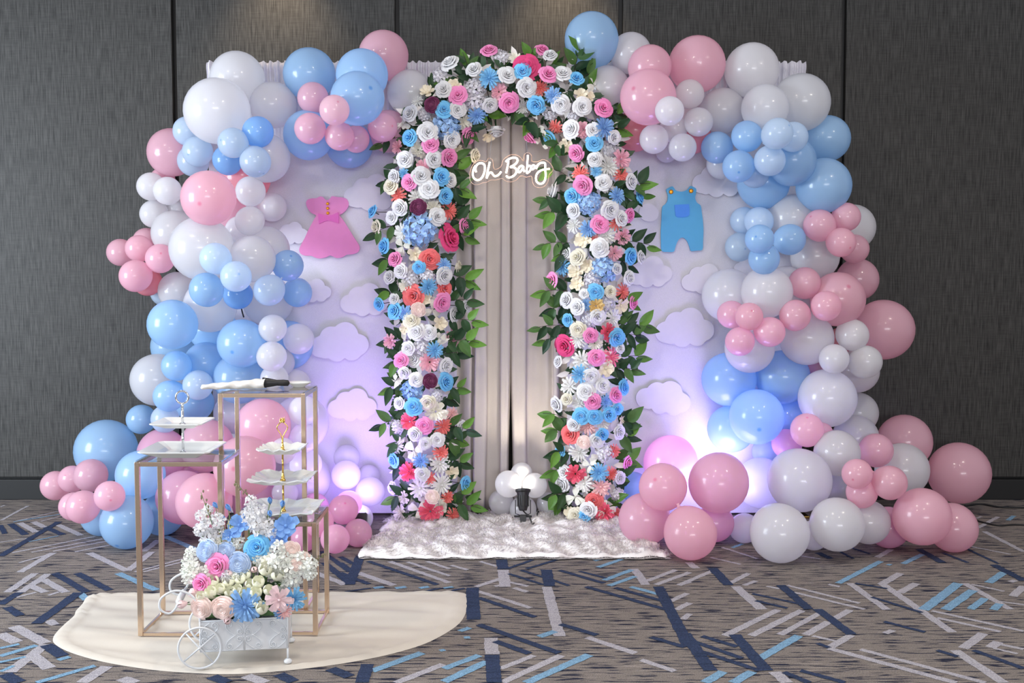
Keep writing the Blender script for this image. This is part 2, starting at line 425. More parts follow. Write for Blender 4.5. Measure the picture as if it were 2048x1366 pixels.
ARCH_FLOWERS = """W,902,130,16.1 P,978,104,14.5 P,1084,103,13.5 W,1100,114,13.5 W,1143,113,11.3 W,949,141,15.1 W,1014,152,15.1 B,1045,143,14.5 O,1052,137,19.3 P,1096,151,16.1 W,1125,150,15.5 B,1152,159,14.5 D,979,157,17.7 W,887,180,14.5 P,916,191,16.1 Y,911,171,11.3 h,951,178,19.3 o,998,184,14.5 W,1053,175,16.7 D,1107,192,14.5 Y,1162,190,11.3 Y,1180,194,8.1 W,980,209,13.5 P,1017,204,16.7 B,1074,209,16.1 W,1122,209,16.1 W,1164,214,15.5 P,1205,218,16.1 R,866,211,13.5 B,887,220,14.5 W,915,220,14.5 h,950,203,19.3 D,954,231,16.1 D,1207,256,19.3 W,822,229,14.5 W,856,265,17.7 H,893,253,24.2 W,903,279,14.5 P,935,269,15.5 B,821,276,15.5 W,992,256,16.7 Y,977,269,12.9 Y,1053,241,12.9 C,1112,253,12.9 P,1061,271,14.5 B,1100,274,13.5 L,1086,276,19.3 W,1144,259,15.5 o,1167,260,14.5 W,1186,260,12.9 W,1227,275,13.5 B,1188,287,14.5 P,1154,306,16.1 Y,1133,292,12.9 W,1190,319,14.5 d,1215,334,19.3 o,1241,318,16.1 C,1161,348,14.5 C,1241,351,12.9 D,1193,343,9.7 P,1167,371,16.7 W,1206,366,16.1 W,1260,363,13.5 W,811,320,16.1 P,861,290,14.5 W,867,318,14.5 P,896,314,16.1 Y,913,302,11.3 I,946,311,13.5 o,848,334,12.9 B,881,354,15.5 W,842,353,15.5 W,898,360,14.5 P,820,365,14.5 D,808,347,9.7 W,790,353,12.9 I,784,373,13.5 W,858,377,16.7 B,889,392,15.5 C,797,392,14.5 d,835,395,16.1 W,802,416,16.1 R,837,414,13.5 W,874,434,15.5 F,867,416,12.9 C,896,421,16.1 c,909,426,16.1 B,748,424,12.2 I,755,454,12.2 W,785,435,12.2 H,838,459,30.6 B,772,493,14.5 P,925,450,13.5 O,896,477,20 L,806,492,14.5 d,806,466,16.1 W,1111,384,16.1 B,1146,392,15.5 H,1178,406,20.9 W,1219,419,16.7 W,1241,437,13.5 P,1256,430,12.2 B,1276,398,11.3 P,1199,449,16.1 W,1149,421,12.9 D,1177,458,14.5 d,1149,450,14.5 Y,1167,480,14.5 d,1212,472,16.1 W,1199,493,14.5 C,1193,480,9.7 o,1244,472,14.5 D,1233,392,14.5 C,1231,445,12.9 P,792,519,14.4 W,803,542,14.4 Y,831,508,12.9 S,859,518,14.9 B,838,534,12.4 D,888,531,12.4 W,887,551,14.9 I,913,533,11.9 D,856,574,14.9 S,829,592,16.2 P,882,604,16.2 Y,849,598,11.2 B,792,623,14.9 B,760,608,11.2 W,790,598,11.2 D,812,627,13.7 r,836,620,12.4 L,864,619,14.9 W,907,629,12.4 S,888,577,11.2 h,822,559,14.9 h,854,552,13.7 F,812,572,12.4 W,834,664,15.4 W,858,665,13.7 I,824,641,14.9 Y,879,646,12.4 Y,811,656,10 o,903,675,14.9 h,842,696,16.2 W,817,696,12.4 D,869,701,14.9 P,803,721,13.7 o,859,724,17.4 W,890,730,13.7 L,879,676,11.2 W,932,612,11.2 W,810,745,12.7 W,832,760,14.5 R,859,762,12.7 B,889,764,15.3 H,824,781,19.8 h,874,791,11.9 W,800,806,11.1 B,827,814,15.8 I,856,804,14.5 F,871,823,18.5 K,820,843,15.8 P,849,851,15.3 C,885,852,15.8 c,903,828,11.9 W,832,868,14.5 W,850,886,12.7 W,874,880,13.2 L,829,901,17.1 C,881,905,14.5 D,842,922,13.2 d,879,928,17.1 K,819,944,17.1 W,844,948,13.2 C,861,957,10.5 d,882,969,18.5 d,840,976,18.5 r,865,994,11.9 C,894,994,11.9 K,861,1032,19.8 L,837,1018,15.8 F,879,1014,13.2 B,790,920,12.7 W,788,976,12.7 B,929,967,12.7 W,921,854,11.1 W,1199,497,16.2 o,1228,507,13.7 B,1258,513,14.4 W,1280,515,11.2 H,1207,539,23.6 I,1157,516,14.9 Y,1176,531,12.4 Y,1153,544,13.7 W,1133,508,11.2 D,1126,534,14.9 P,1106,562,13.7 Y,1155,567,12.4 W,1233,538,10 W,1256,556,12.4 h,1184,559,16.2 B,1191,584,13.7 I,1220,583,11.9 W,1169,588,10 W,1135,601,14.4 W,1155,614,13.7 D,1172,609,11.2 G,1192,612,13.7 h,1214,609,13.7 P,1264,605,11.9 W,1194,633,14.4 B,1137,640,11.2 h,1179,639,14.9 d,1225,636,14.9 I,1157,658,14.4 P,1181,671,14.4 K,1214,664,14.9 B,1232,675,14.9 O,1132,691,16.2 d,1156,678,14.9 F,1189,686,12.4 W,1239,697,10 P,1192,715,14.4 k,1223,714,16.2 d,1164,721,16.2 W,1118,724,10.5 W,1182,752,15.3 D,1161,749,15.8 Y,1211,736,14.5 W,1205,771,13.2 d,1140,773,16.3 W,1172,783,15.3 P,1186,802,14.5 P,1229,790,13.2 B,1244,775,13.2 B,1234,818,10.5 D,1211,804,13.2 W,1116,807,14.5 I,1135,799,11.9 d,1159,807,13.2 B,1162,832,14.5 B,1189,833,13.2 B,1217,829,14.5 W,1149,849,13.7 c,1177,853,14.5 F,1205,847,11.9 B,1203,869,13.2 W,1194,880,13.7 r,1169,883,11.9 W,1236,864,13.2 S,1142,868,14.5 d,1159,905,17.1 L,1198,910,15.8 h,1209,905,15.8 B,1122,902,11.9 Y,1243,839,7.9 D,1198,945,15.8 K,1151,947,17.1 L,1180,930,13.2 P,1252,924,11.9 d,1169,967,15.8 c,1201,974,17.1 W,1128,967,16.3 W,1130,945,13.2 C,1222,947,11.9 C,1227,902,11.9 W,1239,955,11.1 L,1151,994,17.1 W,1177,1019,14.5 L,1209,1018,17.1 I,1152,1039,13.7 B,1169,1050,13.2 K,1209,1046,17.1 S,1188,1002,13.2 Y,1139,1023,10.5"""
STRIPES = """W,56,1012,2,1041,1 W,0,1014,10,1011,1 W,120,1022,31,1043,0.7 B,120,1029,27,1044,0.7 W,123,1032,82,1043,0.7 N,0,1051,10,1068,1.5 N,21,1048,51,1070,2 W,39,1046,73,1065,2 W,67,1044,89,1055,2 N,91,1055,125,1070,2 W,116,1050,162,1071,2 N,118,1044,0,1113,2 W,0,1085,55,1077,0.7 B,118,1072,56,1084,0.7 W,191,1073,24,1106,1 W,205,1078,63,1105,1 W,212,1083,106,1103,1 W,222,1090,150,1104,1 W,106,1106,39,1145,2 W,106,1107,38,1126,1 W,178,1106,255,1142,2 W,304,1104,255,1142,2 W,318,1080,287,1103,2 B,330,1073,396,1101,2 B,236,1147,313,1181,2 N,109,1147,174,1185,2 N,154,1147,219,1181,2 W,70,1147,14,1185,2 W,97,1148,41,1185,2 W,87,1159,132,1185,2 W,63,1173,91,1185,2 W,118,1184,97,1191,1 W,73,1185,32,1195,1 N,38,1186,0,1210,2 N,157,1186,73,1248,2.5 B,157,1186,174,1200,2 N,14,1215,41,1232,2 W,96,1241,111,1250,2 W,27,1253,91,1287,2.5 W,0,1268,34,1285,2.5 B,38,1289,0,1297,1.2 B,73,1291,0,1313,1.5 B,0,1325,51,1314,1 B,0,1344,27,1332,1 W,92,1289,19,1345,2.5 N,92,1291,126,1313,2.5 W,62,1309,99,1337,2.5 B,140,1314,116,1321,1.5 B,190,1332,73,1366,1.5 W,214,1333,164,1366,2.5 N,10,1349,38,1366,2.5 W,243,1357,270,1366,2.5 N,424,1354,455,1366,2.5 W,492,1352,530,1366,2.5 N,557,1349,588,1364,2.5 N,660,1338,700,1354,2.5 W,270,1144,373,1116,1 W,287,1144,369,1123,1 W,629,1145,690,1169,2 N,643,1103,700,1144,1.5 N,648,1126,700,1167,2 N,721,1112,699,1170,2.5 N,680,1114,706,1128,1.5 N,680,1126,704,1143,1.5 N,680,1146,738,1169,1.5 W,680,1164,690,1170,2 W,716,1146,788,1171,2 N,736,1123,875,1170,1.5 W,779,1123,899,1166,1.5 W,815,1124,899,1152,1.2 W,854,1123,899,1138,1.2 W,902,1131,935,1140,1.2 W,960,1123,994,1133,1.2 B,747,1177,767,1174,1.5 B,791,1177,812,1174,1.5 B,839,1177,858,1174,1.5 B,887,1177,906,1174,1.2 N,690,1184,742,1177,1 N,847,1184,882,1177,1 N,904,1182,930,1177,1 N,1003,1120,1006,1139,2.8 W,1006,1140,1010,1174,2.8 W,952,1174,1000,1158,1.5 W,989,1173,1005,1170,1.2 W,1017,1164,1056,1173,1.2 W,1027,1176,1054,1184,1.5 N,1015,1138,1066,1120,1.2 N,1053,1138,1114,1120,1.2 N,1017,1148,1087,1170,1.2 N,1042,1141,1087,1155,1.2 N,1092,1140,1099,1173,2.8 N,1104,1160,1138,1172,1.2 W,1094,1174,1119,1273,2.4 N,945,1176,947,1240,3 W,953,1182,1061,1216,1.5 N,957,1196,1070,1235,1.5 N,957,1250,1118,1307,1.8 N,991,1283,1059,1308,1.8 W,982,1276,984,1309,2.8 N,984,1311,989,1366,2.8 B,919,1263,940,1256,1.5 B,928,1276,940,1275,1.5 B,880,1302,890,1300,1.2 B,844,1306,743,1343,2 W,887,1329,793,1366,1.8 B,959,1311,888,1338,1.8 B,974,1324,888,1364,2 W,1068,1311,1000,1338,1.5 W,1123,1311,1005,1365,1.8 B,1179,1310,1053,1366,2 N,736,1329,724,1366,2.5 N,1119,1141,1208,1167,1.5 N,1159,1143,1213,1157,1.2 B,1189,1122,1203,1119,1.2 B,1196,1135,1244,1119,1.5 B,1208,1161,1264,1140,1.6 B,1218,1172,1271,1153,1.5 W,1268,1138,1292,1170,2.2 W,1295,1162,1352,1140,1.5 W,1311,1170,1380,1145,1.5 W,1358,1170,1380,1164,1.5 B,1261,1174,1317,1189,1.6 N,1172,1174,1333,1220,1.6 N,1230,1176,1326,1203,1.5 N,1317,1174,1377,1293,2.6 W,1341,1203,1374,1187,1.5 W,1352,1220,1380,1206,1.6 W,1365,1239,1380,1228,1.5 B,1078,1274,1111,1263,1.8 N,1121,1249,1194,1271,1.6 W,1174,1275,1270,1307,1.8 N,1302,1275,1370,1295,1.5 W,1282,1320,1350,1343,1.6 W,1377,1125,1392,1137,2 W,1425,1142,1357,1171,1.5 N,1425,1137,1457,1171,2.5 W,1498,1147,1459,1167,1.5 W,1512,1162,1488,1171,1.3 W,1471,1173,1524,1219,2.5 W,1421,1115,1481,1129,1 W,1444,1095,1515,1118,1 B,1485,1088,1464,1096,1.2 W,1580,1109,1640,1118,1 N,1635,1106,1662,1118,2 N,1656,1092,1707,1118,1 N,1690,1092,1741,1109,1 W,1782,1099,1755,1115,1.6 B,1762,1123,1676,1167,1.6 W,1657,1169,1680,1174,1.2 B,1775,1131,1782,1129,1 B,1845,1109,1806,1128,1.6 N,1837,1099,1885,1126,2.2 N,1885,1106,1936,1126,1.2 N,1929,1096,1997,1128,1 N,1987,1130,2048,1162,2.2 B,2008,1145,1977,1166,2 W,2032,1161,2020,1164,1.5 W,2048,1173,2025,1193,2 W,1968,1063,2048,1104,1.6 W,1929,1091,2021,1109,1 W,1996,1034,1956,1056,1.3 W,1963,1033,1953,1037,1 B,2028,1032,2016,1041,1.3 W,1801,1147,1763,1169,2 W,1763,1167,1905,1265,2 W,1833,1167,1799,1186,2 W,1700,1167,1774,1220,2 W,1533,1173,1560,1178,1.2 N,1562,1171,1618,1219,2.3 N,1635,1219,1703,1270,2.3 W,1574,1171,1719,1207,1.2 W,1587,1185,1729,1219,1.2 N,1505,1188,1598,1208,1.2 N,1512,1202,1574,1217,1.2 W,1556,1220,1449,1272,1.8 W,1604,1221,1502,1272,1.8 W,1639,1227,1560,1270,1.6 W,1700,1220,1669,1238,1.8 W,1657,1244,1611,1270,1.8 N,1469,1270,1533,1342,2.5 N,1404,1273,1474,1294,1.5 N,1389,1284,1485,1318,1.5 N,1403,1304,1519,1342,1.5 N,1369,1267,1421,1342,2.6 B,1598,1272,1519,1318,2 W,1625,1272,1676,1284,1.2 W,1703,1270,1657,1297,1.8 W,1657,1297,1912,1366,1.8 W,1721,1299,1970,1366,1.5 N,1635,1287,1659,1296,1.2 B,1447,1344,1410,1366,2 B,1505,1344,1466,1366,2 W,1550,1344,1574,1366,2.5 N,1567,1345,1618,1366,1.5 N,1601,1342,1690,1366,1.5 B,1917,1167,1847,1220,2.4 B,1946,1181,1891,1220,2.2 B,1970,1197,1941,1219,1.8 B,1999,1208,1987,1220,1.8 W,1929,1167,2021,1219,1.8 W,1943,1169,2008,1183,1 W,1991,1202,2048,1210,1 W,1864,1222,2048,1263,1.3 W,1874,1236,2001,1264,1.3 N,1710,1167,1775,1178,1 N,1744,1195,1844,1226,1.2 N,1768,1244,1850,1265,1.3 W,1786,1261,1770,1267,1.5 W,1967,1267,1926,1297,2 W,1909,1301,2008,1366,2.2 W,1997,1284,1980,1296,2 W,2001,1289,2048,1299,1.3 N,1874,1301,1915,1314,1.3 N,1946,1301,2048,1338,1.5 W,1987,1297,2035,1308,1"""
BOUQUET = """B,515,1096,21.7 P,438,1133,21.7 P,406,1167,18.4 b,417,1102,20.0 b,454,1102,16.7 b,480,1128,21.1 u,461,1146,8.3 u,508,1138,7.5 r,406,1213,20.6 r,449,1213,21.7 r,582,1102,17.3 D,491,1212,31.2 D,587,1199,22.3 D,562,1223,13.9 l,558,1199,26.4 t,427,1166,16.7 t,424,1188,16.1 t,458,1166,16.1 t,462,1188,15.6 t,481,1160,15.6 t,518,1167,16.1 t,530,1141,17.8 t,512,1188,16.1 t,501,1171,13.9 t,523,1219,16.7 t,554,1152,17.3 t,476,1180,12.8 t,442,1180,13.9 t,493,1152,12.8 f,543,1144,12.5 f,565,1171,13.9 t,487,1188,13.9 t,537,1183,14.5 f,412,1144,11.7 h,451,1152,13.9 t,403,1194,12.2 f,470,1152,11.1 c,570,1222,13.9 t,515,1208,12.8 F,537,1124,13.9 F,448,1082,13.9 e,431,1011,8.3 e,457,1016,8.9 e,446,1038,8.9 e,540,1002,8.9 e,565,1009,8.9 e,540,1028,8.9 q,480,1052,20.9 q,572,1053,21.7 q,559,1074,20.0 q,459,1071,12.5 y,465,1057,16.7 y,515,1067,13.9 s,417,1052,16.7 s,403,1032,12.5 s,401,1060,13.9 s,434,1041,15.3 s,415,1077,15.3 s,437,1069,16.7 s,501,1002,12.5 s,498,1030,16.7 s,520,1024,15.3 s,512,1046,18.1 s,534,1052,16.7 s,523,1071,16.7 s,543,1063,13.9 s,417,1018,9.7 f,557,1094,12.5 f,570,1116,13.9 f,551,1124,15.3 f,582,1138,16.7 f,587,1160,15.3 f,621,1146,13.9 f,623,1127,13.9 f,601,1116,12.5 f,378,1127,15.3 f,380,1152,15.3 f,381,1105,11.1 f,390,1138,12.5 f,373,1141,11.1 f,609,1138,13.9 f,565,1138,12.5 f,520,1119,12.5 u,366,1208,9.7 u,456,1240,8.9 u,390,1185,11.7 r,593,1130,12.5 f,476,1085,13.9 f,426,1091,12.5 f,540,1105,11.1 r,609,1116,10.6"""
BALLOONS = [
(-1.320,-0.150,2.157,0.130,"W","large white","at the left top corner of the backdrop, topmost of the white trio"),
(-1.371,-0.330,1.977,0.153,"W","large white","front left of the white trio at the top left"),
(-1.145,-0.170,2.028,0.110,"W","large white","right of the white trio, beside the top left blue ones"),
(-0.972,-0.150,2.178,0.125,"B","large blue","left one of the two at the backdrop's top edge"),
(-0.697,-0.320,2.144,0.121,"B","large blue","behind and above the front blue one at the top left"),
(-0.694,-0.500,2.009,0.121,"B","large blue","in front at the top left, beside the small pink cluster",0.59,0.26),
(-0.616,-0.150,2.266,0.120,"P","large pink","standing above the backdrop's top edge left of the arch"),
(-0.488,-0.140,2.090,0.111,"W","large white","behind the leaves at the left shoulder of the arch"),
(-0.597,-0.130,1.910,0.101,"P","medium pink","hidden behind the arch leaves under the top left blue ones"),
(-0.933,-0.280,2.045,0.073,"P","small pink","topmost of the top left pink cluster"),
(-0.777,-0.630,1.939,0.066,"PL","small pale pink","with a dark nub, front of the top left pink cluster",0.37,0.43),
(-0.921,-0.430,1.884,0.071,"P","small pink","lower left of the top left pink cluster"),
(-0.792,-0.400,1.854,0.067,"P","small pink","lower middle of the top left pink cluster"),
(-0.730,-0.300,1.852,0.063,"P","small pink","tucked behind the lower end of the top left pink cluster"),
(-0.605,-0.290,1.907,0.068,"P","small pink","right end of the top left pink cluster, near the leaves",0.72,0.00),
(-0.960,-0.260,1.875,0.118,"B","large blue","behind the top left pink cluster, lower left"),
(-0.783,-0.150,1.843,0.113,"B","large blue","behind the top left pink cluster, lowest of the blue ones"),
(-1.153,-0.310,1.763,0.115,"W","large white","half hidden behind the small blue cluster at the upper left"),
(-1.565,-0.140,1.909,0.070,"BL","small pale blue","peeking out left under the biggest top left white one"),
(-1.485,-0.260,1.798,0.071,"BL","small pale blue","with a nub, front left of the upper left blue cluster",-0.37,-0.27),
(-1.541,-0.140,1.766,0.075,"BL","small pale blue","lowest left of the upper left blue cluster"),
(-1.259,-0.490,1.812,0.068,"BL","small pale blue","with a nub, centre front of the upper left blue cluster",-0.60,0.10),
(-1.157,-0.440,1.867,0.071,"BD","small strong blue","upper right of the upper left blue cluster"),
(-1.328,-0.320,1.753,0.070,"BD","small strong blue","bottom middle of the upper left blue cluster"),
(-1.161,-0.480,1.728,0.070,"BL","small pale blue","lower right of the upper left blue cluster",0.58,-0.77),
(-1.675,-0.040,1.817,0.118,"P","large pink","on the left outer edge beside the upper left blue cluster"),
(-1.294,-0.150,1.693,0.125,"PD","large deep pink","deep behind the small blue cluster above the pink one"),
(-1.747,0.040,1.689,0.062,"P","small pink","sliver behind the two small white ones on the left edge"),
(-1.770,-0.070,1.648,0.069,"W","small white","outer of the two on the left edge under the pink one"),
(-1.667,-0.140,1.622,0.068,"W","small white","inner of the two on the left edge under the pink one"),
(-1.774,-0.020,1.517,0.069,"W","small white","on the left edge, lowest of the three small outer ones"),
(-1.673,0.040,1.540,0.063,"W","small white","tucked between the large pink one and the left edge"),
(-1.341,-0.610,1.557,0.121,"P","large pink","alone in the middle of the left column",-0.07,-0.27),
(-1.221,-0.330,1.606,0.070,"W","small white","upper of the three right of the large pink one"),
(-1.171,-0.100,1.547,0.071,"W","small white","rightmost of the three, near the pink dress cut-out"),
(-1.213,-0.390,1.466,0.067,"W","small white","lower of the three right of the large pink one"),
(-1.379,-0.170,1.500,0.106,"P","large pink","mostly hidden behind the lone one in the left column"),
(-1.285,-0.280,1.424,0.071,"W","small white","tucked above the middle white pair of the left column"),
(-1.655,-0.090,1.421,0.110,"W","large white","left of the biggest white one in the left column"),
(-1.398,-0.530,1.337,0.144,"W","large white","biggest of the left column, above the mid left blue cluster"),
(-1.176,-0.510,1.290,0.106,"W","large white","right of the biggest white one, front of the pair"),
(-1.152,-0.320,1.336,0.108,"W","large white","right of the biggest white one, back of the pair"),
(-1.966,0.040,1.328,0.068,"P","small pink","leftmost of the pink cluster on the left edge"),
(-1.832,-0.080,1.345,0.066,"P","small pink","upper middle of the pink cluster on the left edge"),
(-1.836,0.040,1.385,0.065,"P","small pink","back top of the pink cluster on the left edge"),
(-1.694,-0.190,1.295,0.070,"P","small pink","with a nub, right one of the left edge pink cluster",0.34,0.34),
(-1.811,-0.200,1.211,0.077,"P","small pink","lowest front one of the left edge pink cluster"),
(-1.797,-0.070,1.183,0.071,"PD","small deep pink","behind the lowest of the left edge pink cluster"),
(-1.650,-0.070,1.137,0.094,"W","medium white","below the biggest white one, right of the left edge pink cluster"),
(-1.751,0.040,1.127,0.068,"BL","small pale blue","sliver under the left edge pink cluster"),
(-1.293,-0.690,1.290,0.068,"BL","small pale blue","topmost of the mid left blue cluster, before the big white one"),
(-1.360,-0.600,1.153,0.076,"B","small blue","left end of the mid left blue cluster"),
(-1.200,-0.710,1.212,0.067,"BL","small pale blue","front centre of the mid left blue cluster, with a nub",0.42,0.16),
(-1.270,-0.400,1.127,0.069,"BD","small strong blue","bottom centre of the mid left blue cluster"),
(-1.034,-0.410,1.261,0.072,"B","small blue","right top of the mid left blue cluster, under the dress",0.35,0.61),
(-1.097,-0.530,1.148,0.070,"BL","small pale blue","right of centre in the mid left blue cluster, with a nub",-0.58,-0.65),
(-1.031,-0.210,1.132,0.070,"B","small blue","right end of the mid left blue cluster"),
(-1.420,-0.320,1.073,0.125,"W","large white","below the left end of the mid left blue cluster"),
(-1.189,-0.150,1.092,0.122,"W","large white","below the right end of the mid left blue cluster"),
(-1.092,-0.140,0.874,0.120,"B","large blue","at the back behind the small white chain in the left column"),
(-1.554,-0.470,0.991,0.114,"B","large blue","on the left edge above the pale one at the waist"),
(-1.706,0.040,0.855,0.116,"B","large blue","sliver under the left edge blue one at the waist"),
(-1.461,-0.140,0.955,0.117,"B","large blue","under the white one in the middle of the waist"),
(-1.247,-0.440,0.902,0.111,"B","large blue","front right of the blue group at the waist, with a nub",-0.15,-0.29),
(-1.567,-0.380,0.793,0.070,"B","small blue","beside the lone large white one at the left waist"),
(-1.467,-0.260,0.796,0.100,"B","medium blue","at the back in the middle of the blue group at the waist"),
(-1.289,-0.330,0.729,0.120,"B","large blue","lowest of the waist blue group, behind the tall stand's top"),
(-1.750,-0.110,0.700,0.128,"W","large white","alone on the left edge above the bottom blue ones"),
(-1.611,-0.360,0.649,0.073,"B","small blue","with a nub, just left of the chrome ring of the cake stand",-0.81,-0.39),
(-1.466,-0.390,0.704,0.070,"BL","small pale blue","with a nub, right of the chrome ring of the cake stand",0.57,-0.03),
(-1.881,0.040,0.484,0.074,"B","small blue","on the left edge directly above the largest bottom left one"),
(-1.645,-0.320,0.535,0.066,"BL","small pale blue","behind the upper square plate of the left cake stand"),
(-1.564,-0.120,0.587,0.093,"B","medium blue","behind the rod of the left cake stand, above the plate"),
(-1.099,-0.460,0.972,0.064,"W","small white","top of the small white chain left of the clouds"),
(-1.011,-0.300,0.914,0.073,"W","small white","right one of the small white chain, touching a cloud"),
(-1.101,-0.480,0.845,0.069,"W","small white","middle front of the small white chain"),
(-1.100,-0.300,0.802,0.069,"W","small white","behind the middle of the small white chain"),
(-1.104,-0.410,0.737,0.065,"W","small white","lower left of the white chain, just above the tall stand"),
(-1.036,-0.250,0.695,0.070,"W","small white","lower right of the white chain, just above the tall stand"),
(-1.361,-0.130,0.539,0.103,"W","medium white","pale lilac looking one framed inside the tall stand, upper left"),
(-1.178,-0.120,0.590,0.098,"W","medium white","at the back inside the tall stand, under its glass top"),
(-1.156,-0.430,0.517,0.128,"P","large pink","framed by the tall stand's legs, upper one"),
(-1.451,-0.320,0.408,0.126,"P","large pink","behind the two plates of the left cake stand"),
(-1.667,-0.300,0.364,0.119,"PM","large violet-lit pink","behind the left cake stand, left of the plates"),
(-1.171,-0.730,0.382,0.134,"P","large pink","with a nub, biggest one seen through the stands",-0.10,0.10),
(-0.973,-0.400,0.586,0.070,"W","small white","top one behind the tall stand's right legs"),
(-1.018,-0.230,0.503,0.135,"W","large white","bright edged, upper one right of the tall stand"),
(-0.970,-0.400,0.457,0.068,"W","small white","second one behind the tall stand's right legs"),
(-1.048,-0.510,0.414,0.059,"W","small white","behind the gold rod above the top scalloped plate"),
(-0.985,-0.300,0.311,0.076,"W","small white","between the top and middle scalloped plates at right"),
(-1.017,-0.150,0.213,0.125,"W","large white","glowing, lower one right of the tall stand"),
(-1.083,-0.310,0.178,0.062,"W","small white","under the middle scalloped plate"),
(-1.243,-0.220,0.116,0.117,"PM","large violet-lit pink","bright magenta looking one behind the cart's tall white blossoms"),
(-0.819,-0.090,0.311,0.065,"W","small white","topmost of the glowing floor cluster left of the arch"),
(-0.809,-0.190,0.243,0.071,"W","small white","overexposed, upper front of the floor cluster left of the arch"),
(-0.714,-0.080,0.217,0.057,"W","small white","rightmost lilac one of the floor cluster left of the arch"),
(-0.694,-0.180,0.159,0.071,"W","small white","overexposed, right front of the floor cluster left of the arch"),
(-0.724,-0.340,0.064,0.064,"W","small white","overexposed, lowest of the floor cluster left of the arch"),
(-0.769,-0.540,0.149,0.068,"PM","small violet-lit pink","with a nub, top front of the floor cluster by the rug",0.23,0.60),
(-0.764,-0.420,0.147,0.063,"PM","small violet-lit pink","forming the rim behind the nubbed one by the rug"),
(-0.765,-0.810,0.080,0.063,"PM","small violet-lit pink","lowest front one of the floor cluster by the rug"),
(-0.691,-0.630,0.062,0.063,"PM","small violet-lit pink","right end of the floor cluster by the rug"),
(-0.916,-0.710,0.059,0.060,"PM","small violet-lit pink","behind the low stand's right legs, touching the carpet"),
(-0.846,-0.750,0.140,0.066,"PM","small violet-lit pink","behind the bottom scalloped plate's right corner"),
(-0.948,-0.270,0.102,0.067,"PM","small violet-lit pink","behind the bottom scalloped plate, upper back one"),
(-2.062,0.040,0.325,0.157,"B","large blue","biggest of the bottom left corner"),
(-1.706,-0.500,0.301,0.112,"B","large blue","behind the top corner of the left stand"),
(-1.718,-0.660,0.115,0.116,"B","large blue","on the carpet at the bottom left, front one",-0.15,-0.73),
(-1.919,-0.420,0.097,0.098,"B","medium blue","on the carpet at the bottom left, behind the pink cluster"),
(-1.637,-0.410,0.099,0.101,"B","medium blue","on the carpet behind the left stand's back leg"),
(-2.324,0.040,0.145,0.074,"P","small pink","leftmost of the bottom left pink cluster"),
(-2.215,-0.020,0.190,0.068,"P","small pink","upper left of the bottom left pink cluster, with a nub",-0.15,0.41),
(-2.067,-0.160,0.234,0.081,"P","small pink","topmost of the bottom left pink cluster"),
(-1.761,-0.740,0.253,0.066,"P","small pink","right end of the bottom left pink cluster, with a nub",0.40,-0.10),
(-2.011,-0.520,0.159,0.064,"P","small pink","lower back of the bottom left pink cluster"),
(-1.928,-0.620,0.178,0.074,"P","small pink","lowest front one of the bottom left pink cluster"),
(-1.501,-0.530,0.203,0.123,"PM","large violet-lit pink","low between the left stand's legs, left one"),
(-1.357,-0.710,0.222,0.123,"P","large pink","low between the left stand's legs, right one"),
(-1.600,-0.130,0.261,0.106,"PM","medium violet-lit pink","tucked under the left stand's glass top"),
(0.380,-0.160,2.339,0.129,"B","large blue","highest of all, behind the leaves right of the arch top",-0.13,0.93),
(0.573,-0.120,2.284,0.099,"W","medium white","high at the back, right of the highest blue one"),
(0.455,-0.140,2.109,0.113,"W","large white","behind the arch's right shoulder, under the highest blue one"),
(0.648,-0.260,2.194,0.101,"P","medium pink","back left of the top right pink trio"),
(0.885,-0.160,2.222,0.136,"P","large pink","top right one of the top right pink trio"),
(0.624,-0.390,2.032,0.128,"P","large pink","front one of the top right pink trio, with a nub",-0.61,0.18),
(1.151,-0.150,2.197,0.130,"W","large white","top one of the white group at the upper right corner"),
(1.378,-0.200,2.036,0.136,"W","large white","outermost of the white group at the upper right corner"),
(1.182,-0.300,1.995,0.110,"W","large white","front middle of the white group at the upper right corner"),
(1.016,-0.130,2.008,0.109,"W","large white","between the top right pink trio and the white corner group"),
(0.837,-0.250,2.068,0.068,"W","small white","topmost of the small white cluster at the upper right"),
(0.704,-0.530,1.949,0.065,"W","small white","upper left of the small white cluster at the upper right"),
(0.881,-0.250,1.937,0.068,"W","small white","right end of the small white cluster at the upper right"),
(0.770,-0.200,1.911,0.067,"W","small white","centre of the small white cluster at the upper right"),
(0.671,-0.250,1.858,0.069,"W","small white","lower left of the small white cluster at the upper right"),
(0.803,-0.270,1.816,0.066,"W","small white","lower right of the small white cluster at the upper right"),
(0.757,-0.080,1.817,0.054,"W","small white","bottom back of the small white cluster at the upper right"),
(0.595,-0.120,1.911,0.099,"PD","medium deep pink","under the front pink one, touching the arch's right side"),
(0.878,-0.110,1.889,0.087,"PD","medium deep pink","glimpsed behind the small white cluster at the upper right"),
(0.977,-0.210,1.822,0.076,"B","small blue","left end of the upper right blue cluster"),
(1.094,-0.330,1.860,0.072,"B","small blue","top middle of the upper right blue cluster"),
(1.178,-0.570,1.844,0.069,"BL","small pale blue","with a nub, top right of the upper right blue cluster",0.55,0.42),
(1.270,-0.480,1.840,0.068,"BL","small pale blue","behind the nubbed one at the right of the upper right cluster"),
(1.044,-0.390,1.716,0.074,"B","small blue","with a nub, lower left of the upper right blue cluster",-0.16,-0.44),
(1.172,-0.460,1.736,0.070,"BL","small pale blue","lower right of the upper right blue cluster"),
(1.020,-0.100,1.755,0.073,"W","small white","sliver under the left end of the upper right blue cluster"),
(1.138,-0.310,1.689,0.066,"BL","small pale blue","tucked at the bottom of the upper right blue cluster"),
(1.520,-0.140,1.873,0.111,"B","large blue","on the right edge under the white corner group"),
(1.300,-0.350,1.743,0.111,"B","large blue","middle one behind the upper right blue cluster"),
